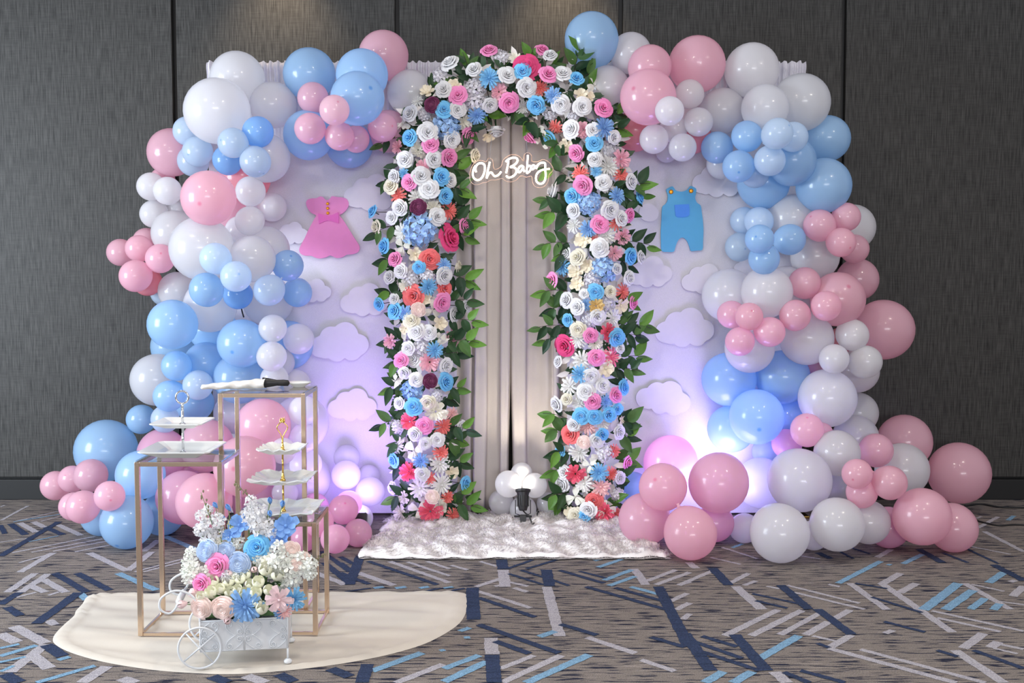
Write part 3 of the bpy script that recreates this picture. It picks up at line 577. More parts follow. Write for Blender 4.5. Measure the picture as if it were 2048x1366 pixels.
(1.473,-0.270,1.638,0.130,"B","large blue","on the right edge, front lower one"),
(1.214,-0.150,1.659,0.126,"B","large blue","lowest left of the upper right, touching a cloud"),
(1.347,-0.170,1.490,0.111,"W","large white","between the right edge blue one and the mid right blue cluster"),
(1.135,-0.090,1.482,0.066,"BL","small pale blue","top left of the mid right blue cluster"),
(1.182,-0.210,1.472,0.069,"BL","small pale blue","top middle of the mid right blue cluster"),
(1.123,-0.490,1.380,0.066,"B","small blue","with a nub, centre of the mid right blue cluster",-0.45,0.14),
(1.309,-0.300,1.383,0.073,"B","small blue","right end of the mid right blue cluster",0.97,0.13),
(1.113,-0.100,1.352,0.071,"BL","small pale blue","left end of the mid right blue cluster",0.21,-0.14),
(1.163,-0.410,1.291,0.072,"B","small blue","lowest of the mid right blue cluster"),
(1.444,-0.310,1.449,0.075,"P","small pink","left end of the right edge pink cluster",-0.69,0.53),
(1.574,-0.290,1.489,0.068,"P","small pink","topmost of the right edge pink cluster"),
(1.707,0.040,1.453,0.115,"W","large white","on the right edge behind the right edge pink cluster"),
(1.532,-0.360,1.368,0.068,"P","small pink","with a nub, front of the right edge pink cluster",0.38,-0.38),
(1.679,-0.090,1.343,0.071,"P","small pink","lowest right of the right edge pink cluster"),
(1.472,-0.140,1.305,0.117,"W","large white","right of the mid right blue cluster, below the pink"),
(1.737,0.040,1.192,0.106,"P","medium pink","upper back one on the right edge at mid height"),
(1.540,-0.300,1.103,0.128,"P","large pink","with a nub, middle one at the right of mid height",0.13,0.48),
(1.319,-0.180,1.158,0.101,"W","medium white","peeking above the white pair at mid right"),
(1.052,-0.150,1.116,0.129,"W","large white","left one of the white pair at mid right, by a cloud"),
(1.195,-0.340,1.135,0.120,"W","large white","right one of the white pair at mid right"),
(1.373,-0.330,1.179,0.075,"P","small pink","top of the trio right of the white pair"),
(1.442,-0.450,1.075,0.069,"P","small pink","right one of the trio right of the white pair"),
(1.308,-0.420,1.030,0.072,"P","small pink","lower left of the trio right of the white pair"),
(1.036,-0.310,1.030,0.066,"P","small pink","left one of the quartet below the white pair"),
(1.087,-0.460,1.027,0.064,"P","small pink","with a nub, top front of the quartet below the white pair",0.00,0.46),
(1.049,-0.450,0.912,0.067,"P","small pink","lowest of the quartet below the white pair"),
(1.189,-0.440,0.955,0.069,"P","small pink","right end of the quartet below the white pair",0.97,-0.30),
(1.825,-0.110,0.946,0.147,"P","large pink","bulging out furthest on the right edge at mid height"),
(1.398,-0.290,0.916,0.128,"W","large white","below the pink trio, right of the pink quartet"),
(1.600,-0.340,0.935,0.075,"W","small white","upper one of the trio before the bulging pink one"),
(1.657,-0.360,0.810,0.077,"W","small white","lower right one of the trio before the bulging pink one"),
(1.492,-0.420,0.829,0.069,"W","small white","lower left one of the trio before the bulging pink one"),
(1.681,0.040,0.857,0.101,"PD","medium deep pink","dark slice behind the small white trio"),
(1.126,-0.300,0.871,0.118,"W","large white","below the pink quartet, above the right waist blue ones"),
(1.699,-0.110,0.744,0.106,"W","medium white","behind the lower right small white one, on the right edge"),
(1.060,-0.160,0.707,0.132,"B","large blue","upper left of the blue group at the right waist"),
(1.316,-0.180,0.721,0.131,"B","large blue","upper right of the blue group at the right waist"),
(1.157,-0.330,0.546,0.130,"B","large blue","front one of the blue group at the right waist, with a nub",-0.11,-0.33),
(1.075,-0.140,0.461,0.115,"B","large blue","lower left of the right waist group, against the bright glow"),
(1.366,-0.130,0.504,0.103,"B","medium blue","at the back right of the right waist blue group"),
(1.494,-0.320,0.633,0.137,"W","large white","lilac looking big one right of the right waist blue group"),
(1.751,0.040,0.517,0.104,"W","medium white","right edge one behind the big lilac looking one"),
(1.359,-0.470,0.505,0.076,"P","small pink","with a nub, below the big lilac looking one",-0.15,0.82),
(1.447,-0.380,0.472,0.059,"P","small pink","tiny slice right of the nubbed one"),
(1.323,-0.250,0.404,0.072,"PM","small violet-lit pink","left below the nubbed one, half hidden"),
(1.693,-0.120,0.414,0.113,"W","large white","back one above the bottom right white group"),
(1.487,-0.510,0.404,0.105,"W","large white","left behind the bottom right pink cluster"),
(1.993,0.040,0.371,0.137,"P","large pink","back top one of the bottom right corner"),
(1.739,-0.290,0.380,0.081,"P","small pink","topmost of the bottom right pink cluster"),
(1.470,-0.860,0.373,0.064,"P","small pink","with a nub, left one of the bottom right pink cluster",-0.53,-0.23),
(1.615,-0.850,0.332,0.073,"P","small pink","right one of the bottom right pink cluster, with a nub",0.74,-0.50),
(1.512,-0.800,0.279,0.067,"P","small pink","lowest of the bottom right pink cluster"),
(1.912,-0.160,0.264,0.130,"W","large white","right behind the bottom right pink cluster"),
(2.274,0.040,0.210,0.155,"P","large pink","furthest right of all"),
(1.772,-0.810,0.178,0.123,"P","large pink","front one of the bottom right corner, near the floor"),
(1.946,-0.710,0.104,0.106,"P","large pink","lowest right one on the carpet"),
(1.304,-0.570,0.289,0.143,"W","large white","biggest one at the bottom right, on top of the floor pair"),
(1.138,-0.890,0.123,0.125,"W","large white","left front one touching the carpet at the bottom right"),
(1.389,-0.860,0.155,0.115,"W","large white","right front one near the carpet at the bottom right"),
(1.554,-0.760,0.142,0.096,"W","large white","behind the right front one near the carpet"),
(1.682,-0.650,0.092,0.092,"PM","medium violet-lit pink","dusky one low behind the front pink one"),
(1.212,-0.180,0.201,0.122,"W","large white","lilac looking one behind the biggest bottom right white one"),
(1.058,-0.560,0.068,0.068,"W","small white","lilac looking one low beside the bright gap"),
(1.336,-0.690,0.066,0.066,"W","small white","low between the two front white ones on the carpet"),
(1.670,0.040,0.135,0.102,"W","medium white","lilac slice between the biggest white one and pink cluster"),
(0.779,-0.160,0.301,0.132,"P","large pink","top one of the large pink floor bunch right of the rug"),
(0.924,-0.630,0.289,0.134,"P","large pink","right one of the large pink floor bunch right of the rug"),
(0.667,-0.690,0.283,0.106,"P","large pink","middle front of the large pink floor bunch, with a nub",-0.44,0.46),
(0.599,-0.590,0.117,0.118,"P","large pink","left one of the floor bunch, overlapping the rug"),
(0.763,-0.860,0.114,0.113,"P","large pink","lowest front one of the floor bunch right of the rug",0.34,-0.85),
(0.920,-0.580,0.096,0.086,"PM","medium violet-lit pink","back one of the floor bunch, glowing violet"),
(0.605,-0.100,0.165,0.074,"B","small blue","peeking out beside the arch's right foot"),
(1.260,-0.090,0.342,0.069,"BL","small pale blue","slice under the front blue one of the right waist"),
(0.047,-0.120,0.237,0.054,"W","small white","topmost behind the black spot lamp in the arch"),
(-0.017,-0.200,0.200,0.066,"W","small white","brightly lit, upper left above the black spot lamp"),
(0.110,-0.190,0.191,0.061,"W","small white","brightly lit, upper right above the black spot lamp"),
(0.054,-0.160,0.066,0.066,"W","small white","directly behind the black spot lamp"),
(-0.054,-0.120,0.094,0.062,"W","small white","dim one left of the black spot lamp"),
(0.176,-0.120,0.087,0.054,"W","small white","dim one right of the black spot lamp"),
(1.458,-0.120,1.064,0.090,"W","medium white","glimpsed in the gap between the pink trio right of the white pair"),
(1.495,-0.110,0.766,0.086,"PM","small violet-lit pink","glimpsed above the big lilac looking one at the right waist"),
]

# ================================================================ the setting
WALL_Y = 0.40
PANEL = 440 * 5.9 / F_PX
wall = MB().box((0, WALL_Y + 0.08, 1.5), (12.0, 0.08, 3.0)).build('wall_back', M['black'])
tag(wall, kind='structure')
x0 = at(352, 300, WALL_Y).x
for k in range(-3, 6):
    xa = x0 + k * PANEL
    p = bev(MB().box((xa + PANEL / 2, WALL_Y + 0.02, 1.40), (PANEL - 0.024, 0.04, 2.56)).build('panel', M['wall'], wall), 0.004)
bev(MB().box((0, WALL_Y + 0.015, 2.87), (12.0, 0.05, 0.30)).build('top_rail', M['wall'], wall))
bb = bev(MB().box((0, WALL_Y - 0.005, 0.055), (12.0, 0.03, 0.11)).build('baseboard_back', M['base']))
tag(bb, kind='structure')
fl = MB().box((0, -3.0, -0.02), (12.0, 7.4, 0.04)).build('floor', M['carpet'])
tag(fl, 'grey brown striated carpet with pale grey, sky blue and navy bars', kind='structure')

rs = random.Random(5)
sb = MB()
def stripe(a, b, w_, mi):
    d = b - a
    L = d.length
    if L < 0.01: return
    d.normalize()
    nrm = Vector((-d.y, d.x, 0))
    n = max(2, int(L / 0.018))
    vs_ = []
    z = 0.0008 + 0.0004 * mi + rs.random() * 0.0003
    for i in range(n + 1):
        c = a + d * (L * i / n)
        j = 0.0022
        vs_.append((c.x + nrm.x * (w_ / 2 + rs.uniform(-j, j)), c.y + nrm.y * (w_ / 2 + rs.uniform(-j, j)), z))
        vs_.append((c.x - nrm.x * (w_ / 2 + rs.uniform(-j, j)), c.y - nrm.y * (w_ / 2 + rs.uniform(-j, j)), z))
    sb.add(vs_, [(2 * i, 2 * i + 1, 2 * i + 3, 2 * i + 2) for i in range(n)], mi)
for e in STRIPES.split():
    t, c = e.split(',', 1)
    x1, y1, x2, y2, wd = [float(q) for q in c.split(',')]
    stripe(ground(x1, y1), ground(x2, y2), 0.0165 * wd, 'WBN'.index(t))
for k in range(170):                                   # the carpet's bars go on outside the frame
    x, y = rs.uniform(-5.5, 5.5), rs.uniform(-6.0, 0.2)
    if abs(x) < 0.50 * (y + CAM_D) + 0.2 and y > -2.5: continue
    a = rs.choice((0.35, 0.9, 2.2, 2.7)) + rs.uniform(-.1, .1)
    L = rs.uniform(0.15, 0.45)
    stripe(Vector((x, y, 0)), Vector((x + L * math.cos(a), y + L * math.sin(a), 0)), rs.choice((0.018, 0.03, 0.045)), rs.randrange(3))
o = sb.build('woven_bars', [M['c_white'], M['c_blue'], M['c_navy']], fl)
tag(o, 'pale grey, sky blue and navy bars woven into the carpet', kind='stuff')

# ================================================================ backdrop
TOP = at(800, 123, 0).z
fr = empty('backdrop_frame', (0, 0.05, 0))
tag(fr, 'thin gold pipe frame holding up the white backdrop cloth', 'frame')
xl, xr = at(413, 124, 0).x, at(1612, 122, 0).x
MB().tube([(xl, 0, TOP - 0.03), (xr, 0, TOP - 0.03)], 0.012, 10).build('crossbar', M['brass'], fr, True)
for x in (xl + 0.012, xr - 0.012):
    MB().tube([(x, 0, 0.01), (x, 0, TOP - 0.03)], 0.012, 10).build('pole', M['brass'], fr, True)
    bev(MB().box((x, 0, 0.006), (0.10, 0.24, 0.012)).build('foot', M['brass'], fr))

def curtain(name, xa, xb, label, seed):
    r = random.Random(seed)
    ph = [r.uniform(0, 6.28) for _ in range(6)]
    nx, nz = int((xb - xa) / 0.003), 46
    def fn(u, v):
        x = xa + (xb - xa) * u
        z = 0.012 + (TOP - 0.012) * (1 - (1 - v) ** 1.0)
        d = TOP - z
        g = math.exp(-(d / 0.19) ** 1.8)
        f = (math.sin(x * 290 + ph[0] + math.sin(x * 33) * 2.2) + 0.7 * math.sin(x * 190 + ph[1] + d * 4 + math.sin(x * 57)) + 0.5 * math.sin(x * 97 + ph[2]))
        y = -0.001 + g * 0.0085 * f + 0.006 * math.sin(x * 5 + ph[3]) * (1 - g)
        if d < 0.055: y -= 0.010 * math.sin(PI * d / 0.055)
        zz = z + (0.005 * math.sin(x * 170 + ph[4]) if d < 0.01 else 0)
        return (x, y + 0.008, zz)
    def remap(u, v): return fn(u, 1 - (1 - v) ** 2.2)
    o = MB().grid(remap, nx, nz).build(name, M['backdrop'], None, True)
    return tag(o, label, 'curtain', 'backdrop cloths')
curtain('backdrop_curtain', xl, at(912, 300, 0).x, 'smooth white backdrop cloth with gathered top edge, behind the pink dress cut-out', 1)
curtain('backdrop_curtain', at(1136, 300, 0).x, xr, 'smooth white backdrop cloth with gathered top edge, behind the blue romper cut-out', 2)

# cream drapes hanging in the arch: profile given as (photo x, depth) of each pleat
def drape(label, prof, seed, hem_shift):
    r = random.Random(seed)
    pts = smooth_path([(at(px, 500, 0).x, y, 0) for px, y in prof], 8)
    n = len(pts) - 1
    def fn(u, v):
        p = pts[min(n, round(u * n))]
        z = 0.015 + (TOP - 0.03 - 0.015) * v
        low = (1 - v)
        x = p.x + hem_shift * max(0, low - 0.55) ** 1.5 * (u if hem_shift < 0 else (1 - u)) + 0.004 * math.sin(z * 5 + u * 9) * low
        return (x, p.y * (0.8 + 0.5 * low) + 0.055 + 0.004 * math.sin(z * 7 + u * 20), z)
    o = MB().grid(fn, n, 30).build('drape', M['drape'], None, True)
    m = o.modifiers.new('thick', 'SOLIDIFY'); m.thickness = 0.002
    return tag(o, label, 'curtain', 'cream drapes in the arch')
drape('pleated cream drape hanging in the left half of the flower arch',
      [(884, 0.0), (900, -0.01), (915, 0.012), (930, -0.012), (941, -0.02), (946, 0.012), (949, -0.035), (957, -0.038), (972, -0.036), (975, 0.012), (990, 0.016), (1000, 0.012), (1003, -0.03), (1012, -0.034), (1019, -0.03), (1023, 0.01)], 3, -0.055)
drape('pleated cream drape hanging in the right half of the flower arch',
      [(1021, 0.014), (1025, -0.03), (1037, -0.036), (1051, -0.034), (1055, 0.012), (1066, 0.014), (1080, 0.010), (1094, -0.004), (1106, 0.010), (1110, -0.022), (1118, -0.024), (1126, 0.006), (1140, 0.01), (1152, 0.0)], 4, 0.03)

# ---------------------------------------------------------------- cut-outs on the cloth
CUT_Y = -0.005
def scallop(cx, cy, circles, n=96):
    """outline of a bunch of discs seen from their middle (photo pixels)"""
    out = []
    for k in range(n):
        a = 2 * PI * k / n
        dx, dy = math.cos(a), math.sin(a)
        best = 0
        for (x, y, r) in circles:
            b = x * dx + y * dy
            q = b * b - (x * x + y * y - r * r)
            if q > 0: best = max(best, b + math.sqrt(q))
        out.append((cx + dx * best, cy + dy * best))
    return out
def cut(name, outline, mat, parent=None, y=CUT_Y, th=0.006):
    pts = [(at(px, py, y).x, at(px, py, y).z) for px, py in outline]
    if sum(pts[i - 1][0] * pts[i][1] - pts[i][0] * pts[i - 1][1] for i in range(len(pts))) < 0: pts.reverse()
    return MB().prism(pts, y - th, y, 0).build(name, mat, parent, auto=0.6)
CL = [(-34, 6, 20), (-14, -10, 22), (12, -16, 24), (36, 2, 20), (24, 14, 18), (-4, 16, 18), (-26, 14, 14), (0, 0, 26)]
def cloud(cx, cy, hw, label, tilt=0.0, circles=CL, flat=1.0):
    s = hw / 56
    c, sn = math.cos(tilt), math.sin(tilt)
    cc = [((x * c - y * sn) * s, (x * sn + y * c * flat) * s, r * s) for x, y, r in circles]
    o = cut('paper_cloud', scallop(cx, cy, cc), M['board'])
    tag(o, label, 'cloud', 'white clouds on the backdrop')
cloud(742, 388, 56, 'white cloud cut-out half hidden by leaves, right of the pink dress')
cloud(583, 468, 34, 'white cloud cut-out at the left of the pink dress, behind balloons')
cloud(627, 583, 36, 'small white cloud cut-out below the pink dress, beside a blue balloon')
cloud(729, 602, 50, 'white cloud cut-out under the pink dress, running behind the arch leaves')
cloud(678, 687, 60, 'large white cloud cut-out in full view, middle of the left cloth')
cloud(704, 812, 50, 'lowest white cloud cut-out on the left cloth, above the glowing balloons')
cloud(1436, 362, 54, 'white cloud cut-out at the right strap of the blue romper')
cloud(1296, 425, 20, 'little round white cloud cut-out left of the blue romper', circles=[(0, 0, 50), (12, 6, 46)])
cloud(1296, 546, 48, 'white cloud cut-out under the blue romper, beside the arch leaves')
cloud(1407, 560, 46, 'white cloud cut-out right below the romper, behind a white balloon')
cloud(1368, 658, 60, 'large white cloud cut-out in full view, middle of the right cloth')
cloud(1326, 797, 56, 'tilted white cloud cut-out lowest on the right cloth, above pink balloons', 0.18, flat=0.85)
cloud(1497, 533, 30, 'white cloud cut-out peeping out under the mid right blue balloons')

def crop(pts, x0_, y0_, s): return [(x0_ + x / s, y0_ + y / s) for x, y in pts]
def sm2(pts, n=5): return [(p.x, p.y) for p in smooth_path([(x, y, 0) for x, y in pts], n, True)]
D_ = [(360, 530), (375, 480), (430, 458), (500, 455), (548, 432), (590, 440), (622, 472), (655, 480), (685, 462), (710, 428), (750, 432), (800, 440), (860, 445), (910, 465), (940, 510), (935, 570), (895, 630), (840, 672), (815, 690), (860, 745), (940, 870), (1020, 1000), (1080, 1090), (1090, 1150), (1060, 1195), (990, 1220), (915, 1225), (850, 1262), (770, 1270), (690, 1235), (630, 1262), (540, 1278), (475, 1262), (430, 1240), (350, 1240), (290, 1215), (265, 1160), (290, 1090), (340, 1000), (400, 870), (470, 740), (495, 690), (430, 655), (385, 600)]
dress = cut('paper_dress', sm2(crop(D_, 560, 330, 6.83), 3), M['pinkfoam'], th=0.008)
tag(dress, 'pink baby dress cut-out with bow and gold buttons, on the left backdrop cloth', 'dress')
bw = [(520, 660), (590, 680), (655, 692), (720, 680), (795, 645), (805, 700), (805, 800), (730, 775), (660, 757), (600, 775), (535, 805), (528, 740)]
cut('bow', crop(bw, 560, 330, 6.83), M['pinkbow'], dress, CUT_Y - 0.008, 0.006)
for (x, y) in ((650, 528), (651, 592), (653, 657)):
    p = at(560 + x / 6.83, 330 + y / 6.83, CUT_Y - 0.010)
    b = MB().lathe([(0, 0.005), (0.004, 0.005), (0.007, 0.004), (0.0075, 0)], 14, p, 0, Matrix.Rotation(PI / 2, 3, 'X')).build('button', M['goldbtn'], dress, True)
R_ = [(560, 345), (580, 320), (645, 293), (690, 345), (735, 362), (790, 363), (850, 335), (885, 290), (930, 300), (970, 330), (965, 400), (955, 450), (980, 515), (1030, 555), (1045, 650), (1060, 760), (1068, 900), (1062, 1050), (1055, 1155), (990, 1168), (900, 1175), (880, 1130), (855, 1060), (820, 1010), (780, 992), (740, 1010), (705, 1065), (680, 1140), (660, 1185), (580, 1188), (500, 1172), (488, 1050), (487, 900), (495, 760), (505, 580), (550, 535), (578, 480), (580, 410)]
romper = cut('paper_romper', sm2(crop(R_, 1250, 330, 6.83), 3), M['bluefoam'], th=0.008)
tag(romper, 'blue baby romper cut-out with pocket and gold buttons, on the right backdrop cloth', 'romper')
pk = [(675, 545), (770, 540), (872, 535), (880, 600), (878, 680), (850, 705), (780, 715), (710, 708), (688, 690), (680, 620)]
cut('pocket', crop(pk, 1250, 330, 6.83), M['bluepocket'], romper, CUT_Y - 0.008, 0.006)
for (x, y) in ((630, 367), (903, 354)):
    p = at(1250 + x / 6.83, 330 + y / 6.83, CUT_Y - 0.010)
    MB().lathe([(0, 0.005), (0.006, 0.005), (0.0105, 0.004), (0.011, 0)], 16, p, 0, Matrix.Rotation(PI / 2, 3, 'X')).build('button', M['goldbtn'], romper, True)

# ================================================================ balloons
def balloon_mesh(name, mat):
    prof = []
    n = 22
    for i in range(n + 1):
        t = PI * 0.965 * i / n
        r, z = math.sin(t), math.cos(t)
        if z < 0:
            z *= 1.10
            r *= 1 - 0.05 * z * z
        prof.append((max(r, 0.0), z))
    prof += [(0.06, -1.16), (0.045, -1.20), (0.075, -1.25), (0.0, -1.24)]
    return MB().lathe(prof, 32).mesh(name, mat, True)
me_plain = balloon_mesh('balloon', M['latex'])
me_nub = balloon_mesh('balloon_nub', M['latex_nub'])
TINT = {'W': lin(243, 243, 246), 'P': lin(252, 211, 225), 'PL': lin(253, 219, 229), 'PD': lin(250, 180, 190), 'PM': lin(250, 204, 228),  # PM is the pink with the floods' violet light put into its tint
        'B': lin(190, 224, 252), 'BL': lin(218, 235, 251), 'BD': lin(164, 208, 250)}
rb = random.Random(3)
GB = {'white': 'white balloons of the garland', 'pink': 'pink balloons of the garland', 'blue': 'blue balloons of the garland'}
for row in BALLOONS:
    x, y, z, R, c, look, phrase = row[:7]
    if len(row) > 7:
        dx, dz = row[7], row[8]
        d = Vector((dx, -math.sqrt(max(0.02, 1 - dx * dx - dz * dz)), dz))
    else:
        d = Vector((rb.uniform(-.6, .6), -0.75, rb.uniform(-.6, .6)))
    o = link('balloon', me_nub if len(row) > 7 else me_plain)
    o.location = (x, y, z)
    o.rotation_mode = 'QUATERNION'
    o.rotation_quaternion = d.to_track_quat('Z', 'Y')
    k = rb.uniform(0.97, 1.02)
    o.scale = (R, R, R * k)
    t = TINT[c]
    j = rb.uniform(0.94, 1.04)
    o.color = (min(1, t[0] * j), min(1, t[1] * j), min(1, t[2] * j), 1)
    tag(o, f'{look} balloon {phrase}', 'balloon', GB[look.split()[-1]])

# ================================================================ flower kinds (unit radius, facing +z)
def petal(mb, a0, half, r0, r1, z0, z1, pw=1.6, curl=0.0, point=0.25, nu=4, nv=3, cup=0.0, taper=0.0):
    """one petal: starts on radius r0 at height z0, ends on r1 at z1, spans the angle 2*half"""
    def fn(u, v):
        s = u * 2 - 1
        w_ = half * (1 - taper * v * v)
        a = a0 + s * w_
        r = r0 + (r1 - r0) * v ** pw + cup * s * s * v
        z = z0 + (z1 - z0) * v - curl * v ** 4 - point * (s * s) * v * abs(z1 - z0)
        return (r * math.cos(a), r * math.sin(a), z)
    mb.grid(fn, nu, nv)
def swirl_petal(mb, r, a0, half, r0, r1, zb, zt, flare, lip, nu=5, nv=5):
    tl = r.uniform(.05, .13)
    pk = r.uniform(-.35, .35)
    def fn(u, v):
        s = u * 2 - 1
        a = a0 + s * half * (1 - .12 * v)
        q = r0 + (r1 - r0) * v ** flare
        q *= 1 + tl * s * v - .06 * v * (s - pk) ** 2 * (r1 > .7)
        k = max(0.0, (v - .7) / .3)
        z = zb + (zt - zb) * (1 - (1 - v) ** 1.4) - lip * k * k - .07 * s * s * v
        return (q * math.cos(a), q * math.sin(a), z)
    mb.grid(fn, nu, nv)
def rose_mesh(name, seed, open_=1.0, rings=None, flare=2.6, dome=False):
    r = random.Random(seed)
    mb = MB()
    mb.lathe([(0.08, 0.2), (0.10, 0.80), (0.05, 0.84), (0.0, 0.78)], 7)
    a = r.random() * 6
    for n, r0, r1, zb, zt, lip, half in rings or ((2, .13, .21, .2, .88, .0, 1.7), (3, .20, .36, .12, .86, .05, 1.3), (3, .31, .54, .05, .77, .08, 1.15), (4, .44, .76, 0, .62, .12, 1.05), (5, .55, 1.04 * open_, -.08, .42, .17, .90)):
        for k in range(n):
            swirl_petal(mb, r, a + 2 * PI * k / n + r.uniform(-.12, .12), half, r0, r1 * r.uniform(.95, 1.05), zb, zt + r.uniform(-.03, .03), flare, lip)
        a += PI / n + 0.35
    if dome: mb.lathe([(.88, 0.0), (.78, .32), (.55, .58), (.3, .70), (0, .74)], 16)
    return mb.mesh(name, M['petal'], True)
def strap_mesh(name, rings, seed, centre=0.12, wob=0.1, nv=3, nu=2):
    r = random.Random(seed)
    mb = MB()
    if centre: mb.lathe([(centre, 0.1), (centre * .9, 0.3), (0, 0.36)], 8)
    for n, r1, z1, half, pw, curl in rings:
        off = r.random() * 6
        for k in range(n):
            petal(mb, off + 2 * PI * k / n + r.uniform(-wob, wob), half, 0.08, r1 * r.uniform(.86, 1.08), 0.08, z1 + r.uniform(-.06, .06), pw, curl, -0.1, nu, nv, 0, 0.55)
    return mb.mesh(name, M['petal'], True)
def cluster_mesh(name, seed, n=26, fr=0.34, petals=4, R=0.72, flat=0.62):
    """ball of small florets"""
    r = random.Random(seed)
    mb = MB()
    for i in range(n):
        zz = 1 - 1.15 * (i + 0.5) / n
        a = i * 2.39996
        rr = math.sqrt(max(0, 1 - zz * zz))
        nrm = Vector((rr * math.cos(a), rr * math.sin(a), zz))
        c = Vector((nrm.x * R, nrm.y * R, nrm.z * R * flat))
        q = (nrm + Vector((r.uniform(-.3, .3), r.uniform(-.3, .3), r.uniform(-.3, .3)))).to_track_quat('Z', 'Y').to_matrix()
        a1 = r.random() * 6
        for k in range(petals):
            b = a1 + 2 * PI * k / petals
            h = 0.62 * 4 / petals
            ps = [(0, 0, -.02), (.55 * math.cos(b - h), .55 * math.sin(b - h), .10), (.95 * math.cos(b - h * .55), .95 * math.sin(b - h * .55), .20),
                  (1.02 * math.cos(b), 1.02 * math.sin(b), .12), (.95 * math.cos(b + h * .55), .95 * math.sin(b + h * .55), .20), (.55 * math.cos(b + h), .55 * math.sin(b + h), .10), (.5 * math.cos(b), .5 * math.sin(b), .02)]
            ps = [q @ (Vector(p) * fr) + c for p in ps]
            mb.add(ps, [(0, 1, 6), (1, 2, 3, 6), (6, 3, 4, 5), (0, 6, 5)])
    return mb.mesh(name, M['petal'], True)
FM = {}
FM['rose'] = [rose_mesh('rose_a', 1), rose_mesh('rose_b', 2, 0.92), rose_mesh('rose_c', 3, 1.06)]
FM['dahlia'] = [strap_mesh('dahlia_a', ((16, 1.0, .10, .20, 1.0, .12), (14, .84, .34, .21, 1.0, .05), (11, .60, .50, .22, 1.0, 0), (7, .34, .58, .24, 1, 0)), 4)]
FM['chrysanthemum'] = [strap_mesh('mum_a', ((16, 1.0, .1, .17, 1.0, .15), (14, .85, .35, .18, .9, .08), (11, .62, .52, .2, .8, .03), (7, .35, .62, .24, .8, 0)), 5), strap_mesh('mum_b', ((13, 1.0, .15, .22, 1.0, .2), (11, .8, .4, .22, .9, .1), (8, .5, .56, .26, .8, 0)), 6)]
FM['carnation'] = [strap_mesh('carnation_a', ((11, 1.0, .25, .34, .9, .1), (10, .85, .5, .32, .8, .06), (9, .62, .66, .3, .7, 0), (7, .36, .74, .3, .7, 0)), 7, 0, .3, 3, 3)]
FM['peony'] = [rose_mesh('peony_a', 8, 1.1)]
FM['hydrangea'] = [cluster_mesh('hydrangea_a', 9, 20, .44), cluster_mesh('hydrangea_b', 10, 24, .40)]
FM['blossom_cluster'] = [cluster_mesh('blossom_a', 12, 9, .62, 5, .62, .5), cluster_mesh('blossom_b', 17, 8, .66, 4, .66, .4)]
FM['lily'] = [strap_mesh('lily_a', ((3, 1.05, .28, .52, 1.2, .3), (3, .95, .4, .55, 1.2, .22)), 13, .07, .02, 5, 3)]
FM['star_lily'] = [strap_mesh('star_lily_a', ((6, 1.0, .16, .42, 1.0, .2), (6, .8, .38, .40, 1.0, .1), (5, .5, .5, .36, 1.0, 0)), 31, .1, .06, 3, 4)]
RN = ((3, .14, .24, .2, .84, 0, 1.3), (4, .26, .36, .15, .86, 0, 1.0), (5, .38, .50, .1, .82, 0, .85), (5, .52, .64, .05, .74, .02, .85), (6, .66, .80, 0, .60, .04, .72), (6, .78, .98, -.1, .40, .06, .72))
FM['ranunculus'] = [rose_mesh('ranunculus_a', 14, 1, RN, 2.0, True)]
def tulip(name, n=5, closed=0.3):
    mb = MB()
    for k in range(n):
        petal(mb, 2 * PI * k / n, .8, .15, .62, -.6, .1, .7, 0, 0, 4, 3)
        def fn(u, v, a0=2 * PI * k / n):
            s = (u * 2 - 1) * .8 * (1 - v ** 2 * .85)
            q = .62 + .08 * math.sin(PI * v) - (.62 - closed) * v * v
            return (q * math.cos(a0 + s), q * math.sin(a0 + s), .1 + .75 * v)
        mb.grid(fn, 4, 3)
    return mb.mesh(name, M['petal'], True)
FM['tulip'] = [tulip('tulip_a', 5, .42)]
FM['bud'] = [tulip('bud_a', 4, .08)]
FM['anemone'] = [strap_mesh('anemone_a', ((5, 1.0, .45, .62, .8, .12), (5, .75, .6, .55, .7, 0)), 15, .14, .05, 4, 4)]

def calyx_mesh():
    mb = MB()
    mb.lathe([(0, -.9), (.07, -.9), (.07, -.2), (.28, -.12), (.34, .02)], 8)
    for k in range(5):
        petal(mb, 2 * PI * k / 5, .45, .2, .72, -.12, .02, 1, 0, 0, 2, 2, 0, 1.0)
    return mb.mesh('calyx', M['leaf'], True)
ME_CALYX = calyx_mesh()
def leaf_mesh(name, wd, seed, curl):
    """unit long leaf along +y, folded on its midrib, point at the end"""
    mb = MB()
    def fn(u, v):
        s = u * 2 - 1
        w_ = wd * (math.sin(PI * min(1, v ** 0.8)) ** 0.85) * (1 - .25 * v) if 0 < v < 1 else 0.004
        return (s * w_, v, abs(s) * w_ * .35 - curl * v * v + .02 * math.sin(v * 9 + seed) * s)
    mb.grid(fn, 4, 8)
    return mb.mesh(name, M['leaf'], True)
LEAVES = [leaf_mesh('leaf_a', .27, 1, .12), leaf_mesh('leaf_b', .30, 2, .2), leaf_mesh('leaf_c', .24, 3, .05)]
GREENS = [lin(42, 72, 46), lin(48, 80, 48), lin(36, 64, 42), lin(58, 92, 52), lin(76, 112, 56)]
BRIGHT = [lin(100, 146, 58), lin(88, 132, 54)]

